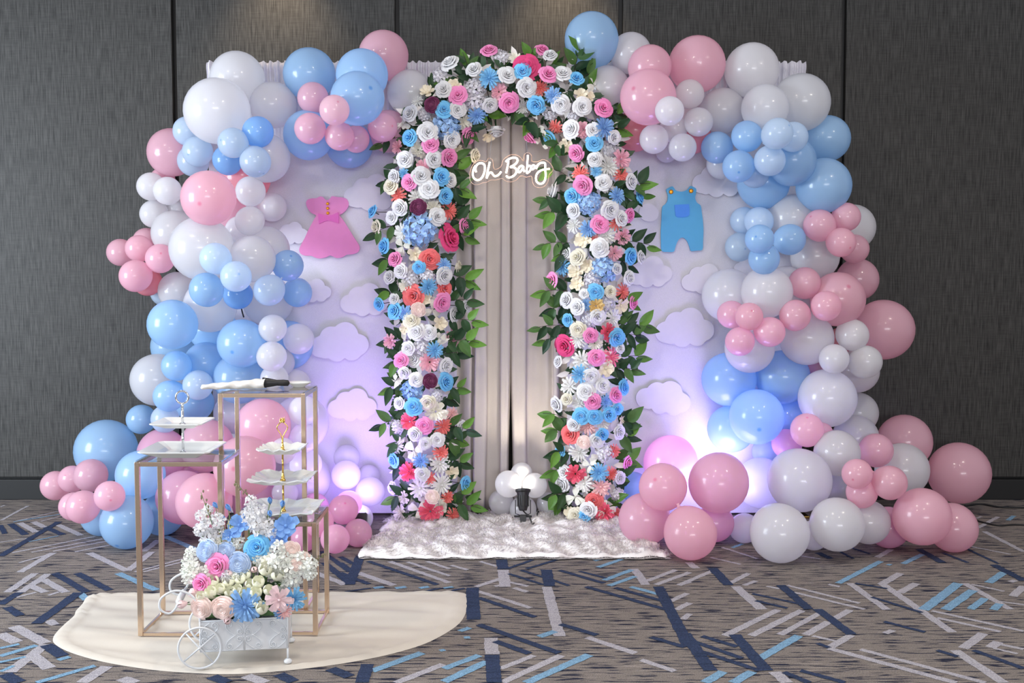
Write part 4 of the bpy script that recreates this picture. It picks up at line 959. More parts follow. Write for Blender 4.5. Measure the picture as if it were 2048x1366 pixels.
KIND = {  # letter: (name, mesh list, colours, look)
 'W': ('rose', 'rose', [lin(234, 234, 236)], 'white foam rose'), 'I': ('rose', 'rose', [lin(238, 233, 214)], 'ivory foam rose'),
 'B': ('rose', 'rose', [lin(122, 198, 244)], 'sky blue foam rose'), 'P': ('rose', 'rose', [lin(248, 154, 206)], 'pink foam rose'),
 'H': ('hydrangea', 'hydrangea', [lin(172, 206, 244)], 'pale blue hydrangea'), 'h': ('hydrangea', 'hydrangea', [lin(238, 236, 242)], 'white hydrangea'),
 'D': ('dahlia', 'dahlia', [lin(128, 188, 228), lin(140, 184, 232)], 'blue dahlia'), 'd': ('chrysanthemum', 'chrysanthemum', [lin(236, 236, 232)], 'white chrysanthemum'),
 'C': ('chrysanthemum', 'chrysanthemum', [lin(246, 136, 130)], 'coral chrysanthemum'), 'c': ('chrysanthemum', 'chrysanthemum', [lin(246, 198, 196)], 'pale peach chrysanthemum'),
 'k': ('chrysanthemum', 'chrysanthemum', [lin(244, 130, 160)], 'pink chrysanthemum'),
 'O': ('peony', 'peony', [lin(232, 78, 136)], 'hot pink peony'), 'K': ('carnation', 'carnation', [lin(244, 112, 138)], 'rose pink carnation'),
 'S': ('peony', 'peony', [lin(241, 120, 122)], 'salmon red peony'), 'o': ('carnation', 'carnation', [lin(244, 190, 204)], 'blush pink carnation'),
 'r': ('ranunculus', 'ranunculus', [lin(254, 236, 230)], 'peach ranunculus'), 'R': ('ranunculus', 'ranunculus', [lin(132, 66, 104)], 'purple ranunculus'),
 'Y': ('anemone', 'anemone', [lin(246, 236, 212)], 'cream blossom'), 'F': ('carnation', 'carnation', [lin(243, 240, 228)], 'cream carnation'),
 'G': ('carnation', 'carnation', [lin(228, 196, 132)], 'golden carnation'), 'L': ('lily', 'lily', [lin(238, 238, 226)], 'white lily'),
 'b': ('ranunculus', 'ranunculus', [lin(204, 222, 247)], 'pale blue ranunculus'), 'u': ('bud', 'bud', [lin(244, 214, 214)], 'closed blush bud'),
 'l': ('lily', 'star_lily', [lin(244, 216, 220)], 'blush lily'), 't': ('tulip', 'tulip', [lin(244, 244, 222)], 'cream tulip bud'),
 'e': ('freesia_bud', 'bud', [lin(122, 172, 236)], 'blue freesia bud'), 'q': ('anemone', 'anemone', [lin(132, 176, 236)], 'blue blossom'),
 'y': ('flower_spike', 'blossom_cluster', [lin(238, 236, 180)], 'yellow green flower spike'), 's': ('stock_blossom', 'blossom_cluster', [lin(244, 244, 246)], 'white stock blossom'),
 'f': ('blossom_cluster', 'blossom_cluster', [lin(244, 246, 240)], 'white blossom cluster'),
}
rf = random.Random(21)
def flower(kind, pos, nrm, rad, parent, origin, calyx=False):
    name, mk, cols, look = KIND[kind]
    o = link(name, rf.choice(FM[mk]), parent)
    o.location = Vector(pos) - Vector(origin)
    q = Vector(nrm).to_track_quat('Z', 'Y').to_matrix() @ Matrix.Rotation(rf.uniform(0, 6.28), 3, 'Z')
    o.rotation_euler = q.to_euler()
    o.scale = (rad, rad, rad * rf.uniform(.9, 1.1))
    c = rf.choice(cols); j = rf.uniform(.93, 1.06)
    o.color = (min(1, c[0] * j), min(1, c[1] * j), min(1, c[2] * j), 1)
    o['label'] = look
    if calyx:
        k = link('calyx', ME_CALYX, o); k.color = GREENS[1]
    return o
def leaf(pos, direction, nrm, size, parent, origin, color):
    o = link('leaf', rf.choice(LEAVES), parent)
    y = Vector(direction).normalized()
    z = Vector(nrm); z = (z - y * z.dot(y)).normalized()
    x = y.cross(z)
    o.rotation_euler = Matrix((x, y, z)).transposed().to_euler()
    o.location = Vector(pos) - Vector(origin)
    o.scale = (size, size, size)
    o.color = color
    return o

# ================================================================ the flower arch
AY = -0.17
CEN = [(858, 1060), (856, 1000), (848, 880), (842, 760), (838, 640), (838, 520), (840, 400), (846, 320), (866, 255), (905, 205), (955, 178), (1015, 168), (1075, 174), (1130, 195), (1172, 240), (1194, 310), (1198, 400), (1196, 520), (1186, 640), (1184, 760), (1186, 880), (1188, 1000), (1188, 1060)]
CENW = smooth_path([at(x, y, AY) for x, y in CEN], 10)
CENW[0].z = max(CENW[0].z, 0.012); CENW[-1].z = max(CENW[-1].z, 0.012)
def nearest(p):
    best = min(range(len(CENW)), key=lambda i: (CENW[i].x - p.x) ** 2 + (CENW[i].z - p.z) ** 2)
    c = CENW[best]
    return c, Vector((p.x - c.x, 0, p.z - c.z)), best
arch = empty('floral_arch', (0, AY, 0))
tag(arch, 'flower covered arch of pink, blue and white roses with green leaves', 'flower arch')
AO = (0, AY, 0)
for off in (-0.05, 0.05):
    path = [Vector((p.x, p.y + 0.03, p.z)) - Vector(AO) for p in CENW]
    n = len(path)
    pts = []
    for i, p in enumerate(path):
        t = path[min(i + 1, n - 1)] - path[max(i - 1, 0)]
        s = Vector((t.z, 0, -t.x)).normalized()
        pts.append(p + s * off)
    pts[0].z = pts[-1].z = 0.016
    MB().tube(pts, 0.011, 8).build('arch_tube', M['whitemetal'], arch, True)
for i in (0, -1):
    c = CENW[i]
    bev(MB().box((c.x, 0.03, 0.006), (0.16, 0.12, 0.012)).build('foot_plate', M['whitemetal'], arch))

HALF = 0.155
def surf(px, py, back=0.0):
    """point and outward direction on the bulging face of the arch at a photo pixel"""
    p = at(px, py, AY - 0.08)
    c, d, i = nearest(p)
    L = d.length
    u = L / HALF
    y = AY - 0.105 * math.sqrt(max(0.0, 1 - min(u, 1) ** 2)) - 0.02 + back
    p = at(px, py, y)
    dd = d.normalized() if L > 1e-6 else Vector((0, 0, 0))
    k = min(u, 1.3)
    n = Vector((dd.x * k * .75, -math.sqrt(max(.15, 1 - (k * .7) ** 2)), dd.z * k * .75))
    return p, n, u, c, i
placed_px = []
for e in ARCH_FLOWERS.split():
    t, c = e.split(',', 1)
    x, y, r = [float(q) for q in c.split(',')]
    if y > 1046: y = 1046
    p, n, u, cc, i = surf(x, y, 0.012 if t in 'hHFdYoKCSLckO' else -0.012)
    n = n + Vector((rf.uniform(-.22, .22), 0, rf.uniform(-.22, .22)))
    side = u > 1.15
    if side: n = n + Vector((rf.uniform(-.3, .3), -.35 if rf.random() < .75 else .3, rf.uniform(-.3, .3)))
    rad = r * pxm(p.y) * (1.17 if t in 'WIBP' else 1.3)
    p.z = max(p.z, 0.035 + rad * .8)
    flower(t, p, n, rad, arch, AO, side)
    if side:
        MB().tube([tuple(p - Vector(AO)), tuple((p + cc) / 2 + Vector((0, .02, .01)) - Vector(AO)), tuple(cc - Vector(AO))], .0018, 5).build('twig', M['stem'], arch, True)
    placed_px.append((x, y, r))
# filler blossoms behind and between
cnt = 0
for k in range(2600):
    if cnt >= 105: break
    c = rf.choice(CENW)
    a, b = rf.uniform(-.135, .135), rf.uniform(-.09, .09)
    i = min(range(len(CENW)), key=lambda j: (CENW[j] - c).length)
    t = CENW[min(i + 1, len(CENW) - 1)] - CENW[max(i - 1, 0)]
    s = Vector((t.z, 0, -t.x)).normalized()
    q = c + s * a + t.normalized() * b
    d = 5.3
    px = 1024 + q.x * F_PX / (AY - .08 + CAM_D)
    py = 540 - (q.z - CAM_H) * F_PX / (AY - .08 + CAM_D)
    if py > 1035: continue
    rr = rf.uniform(13.5, 18)
    if any(math.hypot(px - x, py - y) < .82 * (r + rr) for x, y, r in placed_px): continue
    p, n, u, cc, i = surf(px, py, 0.028)
    flower(rf.choice('FFhhddYYLLWoC'), p, n + Vector((rf.uniform(-.3, .3), 0, rf.uniform(-.3, .3))), rr * pxm(p.y) * 1.1, arch, AO)
    placed_px.append((px, py, rr)); cnt += 1
# dense leaves and petals filling the inside of the arch, too deep to tell apart
fb = MB()
def loose_leaf(mb, p, d, n, L, wd, mi):
    y = d.normalized(); z = (n - y * n.dot(y)).normalized(); x = y.cross(z)
    ps = [p, p + x * wd * .8 + y * L * .35 + z * .004, p + x * wd * .7 + y * L * .7, p + y * L - z * .01, p - x * wd * .7 + y * L * .7, p - x * wd * .8 + y * L * .35 + z * .004, p + y * L * .5]
    mb.add(ps, [(0, 1, 6), (1, 2, 6), (2, 3, 6), (3, 4, 6), (4, 5, 6), (5, 0, 6)], mi)
for k in range(1500):
    c = rf.choice(CENW)
    u = rf.uniform(-1, 1); i = CENW.index(c)
    t = CENW[min(i + 1, len(CENW) - 1)] - CENW[max(i - 1, 0)]
    s = Vector((t.z, 0, -t.x)).normalized()
    p = c + s * u * .115 + t.normalized() * rf.uniform(-.05, .05) + Vector((0, -.07 * math.sqrt(1 - u * u) - rf.uniform(-.05, .015), 0))
    if p.z < .05: continue
    d = s * u + Vector((rf.uniform(-.8, .8), rf.uniform(-.5, .2), rf.uniform(-.8, .8)))
    loose_leaf(fb, p - Vector(AO), d, Vector((rf.uniform(-.5, .5), -1, rf.uniform(-.5, .5))), rf.uniform(.05, .085), .018, 0 if rf.random() < .62 else 1)
o = fb.build('filler_foliage', [simple('dark_filler_leaf', lin(44, 76, 46), .5, noise=.3, scale=9), simple('pale_filler_petal', lin(238, 232, 228), .7, noise=.06, scale=9)], arch, True)
tag(o, 'dark leaves and pale petals packed between the flowers', kind='stuff')

# sprigs: (tip x, tip y, base x, base y, leaves) in photo pixels
SPRIGS = """735,300,826,272,6 790,212,860,222,5 838,172,885,196,5 890,150,915,190,3 922,98,942,158,4 985,95,985,150,3 745,372,808,362,5 722,482,806,448,6 745,528,806,522,5 748,578,812,602,5 752,690,815,680,5 768,735,815,725,4 752,792,812,766,5 735,862,812,838,6 768,892,815,886,4 776,938,822,926,4 762,1008,830,985,5
945,352,895,340,4 948,392,892,375,5 940,425,892,405,4 976,450,896,440,6 962,488,892,465,5 962,580,898,548,5 965,608,898,602,4 976,650,892,640,6 972,690,890,682,6 946,712,890,708,4 945,785,890,776,4 918,812,882,796,3 965,872,886,850,5 942,892,886,876,5 952,938,888,918,5 962,1000,886,985,5 976,1022,892,1006,5
1068,335,1135,352,4 1065,398,1142,412,6 1072,432,1142,430,5 1064,498,1140,486,6 1098,520,1142,512,3 1060,592,1136,582,5 1078,632,1138,612,5 1050,662,1140,652,6 1062,690,1138,675,5 1076,828,1136,838,4 1080,862,1138,866,4 1090,915,1138,902,4 1082,955,1136,935,4 1082,1000,1140,986,5 1092,1018,1140,1004,4
1312,368,1240,382,6 1316,392,1240,398,5 1282,432,1238,424,3 1326,502,1236,482,7 1282,548,1232,520,4 1282,618,1232,600,4 1316,662,1234,648,6 1302,682,1234,668,5 1306,718,1232,716,5 1292,748,1230,738,5 1282,852,1230,846,5 1286,882,1230,872,4 1282,932,1228,918,4 1262,962,1226,950,4 1242,1012,1218,1000,3
1168,78,1148,142,5 1195,150,1160,160,4 1198,172,1166,180,3 1232,188,1196,212,2 1258,236,1210,236,5 1262,270,1212,258,4 1070,96,1052,142,4 1118,98,1100,140,3 1012,112,1012,146,3
958,282,928,258,4 985,252,968,226,3 1024,252,1030,222,2 1086,292,1088,258,3 1100,312,1120,286,4 1048,272,1060,240,3 1140,325,1150,300,3 930,332,898,318,3 975,240,950,222,2"""
for e in SPRIGS.split():
    tx, ty, bx, by, n = [float(q) for q in e.split(',')]
    n = int(n)
    pb = at(bx, by, AY - 0.03)
    pt = at(tx, ty, AY - 0.05 + rf.uniform(-.05, .06))
    sp = empty('leaf_sprig', pb - Vector(AO)); sp.parent = arch
    org = Vector(pb)
    ax = pt - pb
    bend = Vector((0, -.02, .015))
    path = [pb + ax * (k / 6) + bend * math.sin(PI * k / 6) for k in range(7)]
    MB().tube([tuple(p - org) for p in path[:6]], .0013, 5).build('twig', M['stem'], sp, True)
    L = ax.length
    sz = rf.uniform(.082, .098)
    for k in range(n):
        f = 0.88 - 0.82 * k / max(1, n - 0.4)
        base = pb + ax * max(.05, f - .20) + bend * math.sin(PI * max(.05, f - .2))
        sgn = 0 if k == 0 else (1 if k % 2 else -1)
        nrm = Vector((rf.uniform(-.35, .35), -1, rf.uniform(-.1, .6)))
        side = ax.normalized().cross(Vector((0, 1, 0)))
        d = ax.normalized() * (1.0 if sgn == 0 else .55) + side * sgn * .75 + Vector((0, rf.uniform(-.25, .15), 0))
        if k == 0: base = pt - ax.normalized() * sz * .95
        col = rf.choice(BRIGHT) if (k < 2 and rf.random() < .45) else rf.choice(GREENS)
        leaf(base, d, nrm, sz * rf.uniform(.85, 1.1), sp, org, col)

# ================================================================ neon sign
NY = -0.27
nx, ny, ns = 880, 300, 6.83
sign = empty('neon_sign', at(1020, 345, NY))
SO = Vector(sign.location)
tag(sign, 'warm white neon sign reading Oh Baby, hanging in the flower arch', 'neon sign')
def npt(x, y, dy=0.0):
    p = at(nx + x / ns, ny + y / ns, NY) - SO
    return (p.x, dy, p.z)
STROKES = [
 [(495, 305), (484, 262), (498, 215), (530, 187), (572, 182), (606, 205), (614, 262), (598, 330), (566, 388), (524, 412), (484, 404), (455, 370), (450, 310), (462, 255), (485, 215)],
 [(680, 165), (668, 220), (650, 300), (636, 386), (652, 350), (676, 315), (706, 310), (722, 335), (748, 358), (786, 350), (815, 325), (835, 296)],
 [(935, 140), (928, 200), (916, 260), (904, 318)],
 [(898, 165), (935, 130), (990, 108), (1040, 112), (1060, 138), (1045, 178), (1005, 212), (962, 234), (1010, 240), (1042, 266), (1040, 312), (1008, 352), (962, 376), (925, 374), (905, 352)],
 [(1140, 232), (1112, 218), (1082, 240), (1066, 278), (1078, 306), (1104, 292), (1128, 255), (1140, 232), (1140, 270), (1156, 300)],
 [(1199, 72), (1195, 140), (1190, 220), (1184, 312), (1210, 306), (1236, 272), (1236, 228), (1216, 216), (1196, 236)],
 [(1300, 226), (1276, 210), (1252, 226), (1244, 256), (1262, 266), (1290, 245), (1306, 218), (1314, 258)],
 [(1314, 258), (1338, 205), (1372, 180), (1412, 174), (1436, 192), (1436, 260), (1442, 330), (1436, 400), (1408, 450), (1362, 462), (1322, 436), (1310, 385), (1324, 328), (1366, 288), (1430, 266), (1500, 260)],
]
for s in STROKES:
    pts = smooth_path([npt(x, y, -0.008) for x, y in s], 5)
    MB().tube(pts, 0.0044, 8).build('neon_tube', M['neon'], sign, True)
OUT = [(405, 360), (420, 430), (470, 472), (530, 470), (590, 445), (640, 438), (700, 408), (760, 410), (850, 388), (890, 420), (960, 436), (1040, 412), (1105, 352), (1180, 372), (1250, 358), (1262, 430), (1290, 490), (1345, 515), (1420, 500), (1478, 430), (1490, 340), (1545, 275), (1530, 215), (1470, 150), (1400, 130), (1330, 160), (1255, 150), (1250, 70), (1200, 34), (1150, 66), (1140, 150), (1090, 90), (1010, 60), (930, 80), (860, 140), (830, 230), (740, 260), (720, 140), (665, 108), (630, 160), (560, 140), (480, 165), (425, 250)]
op = [npt(p.x, p.y) for p in smooth_path([(x, y, 0) for x, y in OUT], 3, True)]
MB().prism([(p[0], p[2]) for p in reversed(op)], 0.0, 0.004).build('acrylic_backing', M['acrylic'], sign)
MB().tube([(p[0], 0.002, p[2]) for p in op], 0.0012, 4, closed=True).build('backing_edge', M['acrylic_edge'], sign)
for x, y, x2, y2 in ((680, 110, 705, -170), (1188, 40, 1180, -240)):
    MB().tube([npt(x, y, .002), npt(x2, y2, .002)], 0.0009, 5).build('hanging_wire', M['chrome'], sign)
    MB().tube(smooth_path([npt(x - 14, y + 6, .002), npt(x, y - 14, .002), npt(x + 14, y + 6, .002)], 3), 0.0014, 5).build('hook', M['chrome'], sign)

# ================================================================ fur rug
rr = random.Random(8)
RX0, RX1 = ground(722, 1112).x, ground(1327, 1110).x
RYF, RYB = ground(1024, 1119).y, -0.06
def hump(x, y):
    return .012 * math.sin(y * 44 + 2.2 * math.sin(x * 6) + x * 3) + .008 * math.sin(x * 31 + 4 * math.sin(y * 9)) + .006 * math.sin(x * 67 + y * 45)
def rug_edge(u, v):
    x = RX0 + (RX1 - RX0) * u + .012 * math.sin(v * 31) * (1 if u > .5 else -1)
    x = x - (.055 * (v) * (1 if u > .5 else -1) * abs(2 * u - 1))
    y = RYF + (RYB - RYF) * v + .008 * math.sin(u * 47)
    return x, y
def rug_h(u, v):
    e = min(u, 1 - u, v * .7, (1 - v) * .8) * 22
    return max(0.003, (.034 + hump(*rug_edge(u, v))) * min(1, .25 + .75 * math.sqrt(max(0, min(1, e)))))
rug = MB().grid(lambda u, v: (*rug_edge(u, v), rug_h(u, v)), 130, 80).build('fur_rug', M['fur'], None, True)
tag(rug, 'white fluffy faux fur rug on the carpet in front of the flower arch', 'rug')
tf = MB()
for k in range(34000):
    u, v = rr.random(), rr.random()
    if k < 4000: v = 0.0 if k % 2 else rr.random(); u = u if k % 2 else rr.choice((0.0, 1.0))
    x, y = rug_edge(u, v)
    z = rug_h(u, v) - .004
    a = math.sin(x * 9) + math.sin(y * 13) + rr.uniform(-.9, .9) - 1.4
    L = rr.uniform(.012, .028)
    lx, ly, lz = math.cos(a) * L, math.sin(a) * L, rr.uniform(.15, .75) * L
    if v < .02: ly, lz = -abs(L) * .5, -abs(z) * .7 + .004
    s = Vector((-ly, lx, 0)).normalized() * rr.uniform(.0012, .0024)
    p = Vector((x, y, max(z, .004)))
    q = p + Vector((lx * .6, ly * .6, lz))
    e_ = p + Vector((lx, ly, lz * .7)); e_.z = max(e_.z, .002)
    tf.add([p + s, p - s, q - s * .8, q + s * .8, e_], [(0, 1, 2, 3), (3, 2, 4)])
pile_mat = tinted('fur_strand', .9, .5)
po = tf.build('fur_pile', pile_mat, rug, True)
po.color = (.80, .77, .77, 1)
tag(po, 'long white pile of the rug', kind='stuff')

# ================================================================ black spot lamp
LY = -0.30
lp = at(1046, 1000, LY)
spot = empty('spot_lamp', (lp.x, LY, 0.02))
tag(spot, 'black clip-on spot lamp standing on the fur rug, lighting white balloons', 'lamp')
hz = lp.z - 0.02
tilt = Matrix.Rotation(math.radians(-20), 3, 'X')
prof = [(0, -.05), (.018, -.05), (.020, -.044), (.024, -.03), (.027, .02), (.030, .035), (.036, .04), (.037, .05), (.033, .052), (.030, .042), (0, .040)]
MB().lathe(prof, 24, (0, 0, hz), 0, tilt).build('lamp_head', M['blackmetal'], spot, auto=.7)
for k in range(12):
    a = 2 * PI * k / 12
    d = tilt @ Vector((math.cos(a) * .028, math.sin(a) * .028, -.005))
    MB().box(d + Vector((0, 0, hz)), (.003, .003, .05), 0, tilt).build('cooling_fin', M['blackmetal'], spot)
MB().lathe([(0, .0425), (.029, .0425), (.029, .044), (0, .045)], 20, (0, 0, hz), 0, tilt).build('lens', M['lampglow'], spot)
for sx in (-1, 1):
    MB().tube([(sx * .036, 0, hz), (sx * .036, 0, hz - .065), (sx * .012, 0, hz - .075)], .0022, 6).build('bracket', M['blackmetal'], spot)
bev(MB().box((0, 0, hz - .079), (.085, .016, .008)).build('crosspiece', M['blackmetal'], spot), .002)
zc = (hz - .083) / 2
for s in (-1, 1):
    bev(MB().box((0, s * .008, zc + .012), (.030, .006, hz - .085), 0, Matrix.Rotation(s * .12, 3, 'X')).build('clip_jaw', M['blackmetal'], spot), .0015)
MB().tube([(-.014, 0, zc + .02), (.014, 0, zc + .02)], .006, 10).build('clip_spring', M['chrome'], spot)
MB().tube(smooth_path([tilt @ Vector((0, 0, -.05)) + Vector((0, 0, hz)), (.012, -.01, hz - .062), (.030, -.02, hz - .075), (.044, -.03, hz - .11), (.052, -.05, .022)], 5), .0035, 8).build('power_cord', M['rubber'], spot, True)
lamp('spot_lamp_beam', 'SPOT', tuple(Vector((lp.x, LY, lp.z)) + tilt @ Vector((0, 0, .06))), (lp.x, -0.10, lp.z + .16), 5.0, (1.0, 0.88, 0.70), .03, spot=1.7, blend=.8)
lc = at(1076, 1048, -0.22)
cb = MB().tube(smooth_path([(lc.x + .02, -.10, .05), (lc.x - .003, -.2, .055), (lc.x, -.24, .03), (lc.x + .0, -.3, .032)], 6), .003, 8).build('power_cable', M['rubber'], None, True)
tag(cb, 'short black cable on the fur rug, right of the spot lamp', 'cable')

# violet floods standing behind the balloons
def flood(px, Y, label, tgt, e, colr, e2):
    p = at(px, 1000, Y)
    r = empty('flood_light', (p.x, Y, 0))
    tag(r, label, 'lamp', 'violet floods')
    bev(MB().box((0, 0, .008), (.10, .08, .016)).build('base', M['blackmetal'], r))
    MB().tube([(0, 0, .016), (0, 0, .05)], .006, 8).build('post', M['blackmetal'], r)
    rot = Matrix.Rotation(-.35, 3, 'X')
    bev(MB().box((0, 0, .075), (.12, .07, .05), 0, rot).build('housing', M['blackmetal'], r))
    MB().box(rot @ Vector((0, 0, .026)) + Vector((0, 0, .075)), (.10, .05, .003), 0, rot).build('lens', M['ledglow'], r)
    o = lamp('flood_beam', 'SPOT', (p.x, Y + .02, .13), tgt, e, colr, .22, spot=2.9, blend=.9)
    return o
flood(708, -0.40, 'black flood lamp with violet light, behind the glowing balloons left of the arch', (-.78, 0.0, .60), 34, (.46, .30, 1.0), 0)
flood(1432, -0.36, 'black flood lamp with violet light, behind the pink balloons right of the rug', (.95, 0.0, .55), 38, (.44, .36, 1.0), 0)

# ================================================================ cream mat
MO = [(245, 1189), (320, 1190), (420, 1190), (520, 1189), (640, 1188), (760, 1187), (860, 1186), (922, 1186), (933, 1192), (934, 1210), (931, 1228), (918, 1248), (890, 1268), (850, 1288), (800, 1304), (740, 1318), (670, 1330), (590, 1340), (510, 1347), (450, 1349), (390, 1347), (320, 1342), (260, 1334), (205, 1324), (160, 1312), (128, 1300), (109, 1288), (106, 1277), (114, 1264), (130, 1248), (148, 1232), (152, 1222), (165, 1208), (173, 1195), (190, 1190)]
mo = [ground(p.x, p.y) for p in smooth_path([(x, y, 0) for x, y in MO], 4, True)]
cm = sum(mo, Vector()) / len(mo)
RINGS = 26
def mat_pt(k, j):
    f = j / RINGS
    p = cm + (mo[k % len(mo)] - cm) * f
    wv = .0030 * math.sin(p.x * 9 + p.y * 34 + 2 * math.sin(p.x * 4)) + .002 * math.sin(p.y * 60 + p.x * 7)
    z = .007 + wv * min(1, (1 - f) * 6)
    if j == RINGS: z = .001
    elif j >= RINGS - 1: z = .011 + .003 * math.sin(k * 1.9)
    elif j == RINGS - 2: z = .006
    return (p.x, p.y, z)
mm = MB()
n = len(mo)
vs_ = [mat_pt(k, j) for j in range(1, RINGS + 1) for k in range(n)] + [(cm.x, cm.y, .006)]
fs_ = [(j * n + k, (j + 1) * n + k, (j + 1) * n + (k + 1) % n, j * n + (k + 1) % n) for j in range(RINGS - 1) for k in range(n)]
fs_ += [(RINGS * n, k, (k + 1) % n) for k in range(n)]
mm.add(vs_, fs_)
mat_o = mm.build('floor_cloth', M['mat'], None, True)
tag(mat_o, 'cream half round linen cloth with a thick hem, spread on the carpet', 'mat')

# ================================================================ gold stands
MZ = 0.010
def stand(name_label, x_, y_, wd, dp, ht):
    t = .016
    r = empty('display_stand', (x_, y_, MZ))
    tag(r, name_label, 'stand', 'gold display stands')
    for sx in (-1, 1):
        for sy in (-1, 1):
            bev(MB().box((sx * (wd - t) / 2, sy * (dp - t) / 2, ht / 2), (t, t, ht)).build('leg', M['gold'], r), .0015)
    for z in (t / 2, ht - t / 2):
        nm = 'base_rail' if z < .1 else 'top_rail'
        tt = .010 if z < .1 else .014
        zz = tt / 2 if z < .1 else ht - tt / 2
        for s in (-1, 1):
            bev(MB().box((0, s * (dp - t) / 2, zz), (wd - 2 * t, tt, tt)).build(nm, M['gold'], r), .0015)
            bev(MB().box((s * (wd - t) / 2, 0, zz), (tt, dp - 2 * t, tt)).build(nm, M['gold'], r), .0015)
    bev(MB().box((0, 0, ht + .0025), (wd - .004, dp - .004, .005)).build('glass_top', M['glass'], r), .001)
    return r
SL = (-1.113, -1.745)   # left, middle height
STL = (-.893, -1.475)   # tall
SR = (-.806, -1.735)    # low
stand('mid height gold metal stand with glass top, leftmost, carrying two square plates', *SL, .292, .25, .590)
stand('tallest gold metal stand with glass top, at the back, carrying the wrapped knife', *STL, .312, .25, .790)
stand('lowest gold metal stand with glass top, behind the flower cart', *SR, .300, .25, .385)

# ---------------------------------------------------------------- square plates and tiers
def square_plate(name, S, h, parent, z, wavy=0.0):
    """square dish: flat centre, flared rim, real thickness"""
    mb = MB()
    n = 48
    def ring(s, zz, wv, push):
        out = []
        for k in range(n):
            a = 2 * PI * (k + .5) / n
            c, sn = math.cos(a), math.sin(a)
            q = s / max(abs(c), abs(sn))
            q = min(q, s * 1.36)
            q *= 1 + push * math.sin(a * 12) * .5
            out.append((q * c, q * sn, zz + wv * math.sin(a * 12 + .6) + (abs(c * sn) * 2) ** 3 * push * .02 * S * 10))
        return out
    prof = [(.50, .0), (.56, .0), (.70, h * .35), (1.0, h), (1.0, h + .004), (.70, h * .35 + .006), (.56, .006), (.45, .005)]
    for s, zz in prof:
        f = max(0, (s - .56) / .44)
        mb.v.extend(ring(S / 2 * s, zz + z, wavy * f * .0035, wavy * f * .05))
    for i in range(len(prof) - 1):
        for k in range(n):
            l = (k + 1) % n
            mb.f.append((i * n + k, i * n + l, (i + 1) * n + l, (i + 1) * n + k)); mb.m.append(0)
    mb.f.append(tuple(range(n - 1, -1, -1))); mb.m.append(0)
    mb.f.append(tuple((len(prof) - 1) * n + k for k in range(n))); mb.m.append(0)
    return mb.build(name, M['china'], parent, auto=.9)
cz = MZ + .590 + .0055
ck = empty('cake_stand', (at(366, 880, SL[1]).x, SL[1], cz))
tag(ck, 'two-tier cake stand of plain square white plates on a chrome rod', 'cake stand')
square_plate('plate', .243, .024, ck, 0)
zt = at(366, 848, SL[1]).z - cz
square_plate('plate', .178, .016, ck, zt - .008)
ztop = at(362, 807, SL[1]).z - cz
MB().tube([(0, 0, .006), (0, 0, zt - .008)], .0045, 12).build('rod', M['chrome'], ck, True)
MB().tube([(0, 0, zt), (0, 0, zt + .02), (0, 0, ztop)], .0045, 12).build('rod', M['chrome'], ck, True)
for z in (.006, zt - .002):
    MB().lathe([(.012, z), (.012, z + .003), (.006, z + .007), (.004, z + .008)], 14).build('rod_washer', M['chrome'], ck, True)
MB().tube([(.0215 * math.cos(a), 0, ztop + .0215 + .0215 * math.sin(a)) for a in [2 * PI * k / 28 for k in range(28)]], .0032, 8, closed=True).build('ring_handle', M['chrome'], ck, True)

rz0 = MZ + .385 + .0055
rk = empty('cake_stand', (at(566, 960, SR[1]).x, SR[1], rz0))
tag(rk, 'three-tier cake stand of scalloped white plates on a gold rod with crown', 'cake stand')
zz_ = [0, at(566, 962, SR[1]).z - rz0 - .004, at(566, 903, SR[1]).z - rz0 - .004]
for z, S in zip(zz_, (.245, .205, .150)):
    square_plate('plate', S, .018, rk, z, 1.0)
    MB().lathe([(.010, z + .006), (.009, z + .010), (.005, z + .014), (.0065, z + .018), (.0045, z + .024), (.0035, z + .032)], 14).build('rod_collar', M['brass'], rk, True)
zl = at(565, 874, SR[1]).z - rz0
for a, b in ((.02, zz_[1]), (zz_[1] + .02, zz_[2]), (zz_[2] + .02, zl)):
    MB().tube([(0, 0, a), (0, 0, b)], .0032, 10).build('rod', M['brass'], rk, True)
lw_ = .0185
lo = [(0, 0, zl), (-lw_ * .45, 0, zl + .014), (-lw_, 0, zl + .031), (-lw_ * .75, 0, zl + .042), (-.006, 0, zl + .050), (0, 0, zl + .052), (.006, 0, zl + .050), (lw_ * .75, 0, zl + .042), (lw_, 0, zl + .031), (lw_ * .45, 0, zl + .014)]
MB().tube(smooth_path(lo, 4, True), .0018, 8, closed=True).build('loop_handle', M['brass'], rk, True)
cr = MB()
zc_ = zl + .051
cr.lathe([(.009, zc_), (.010, zc_ + .004), (.008, zc_ + .005)], 12)
for k in range(5):
    a = 2 * PI * k / 5
    cr.lathe([(.0028, 0), (.002, .006), (0, .012 if k else .017)], 6, (.0075 * math.cos(a), .0075 * math.sin(a), zc_ + .003))
cr.lathe([(.003, 0), (.0022, .008), (.003, .011), (0, .016)], 8, (0, 0, zc_ + .002))
cr.build('crown', M['brass'], rk, True)

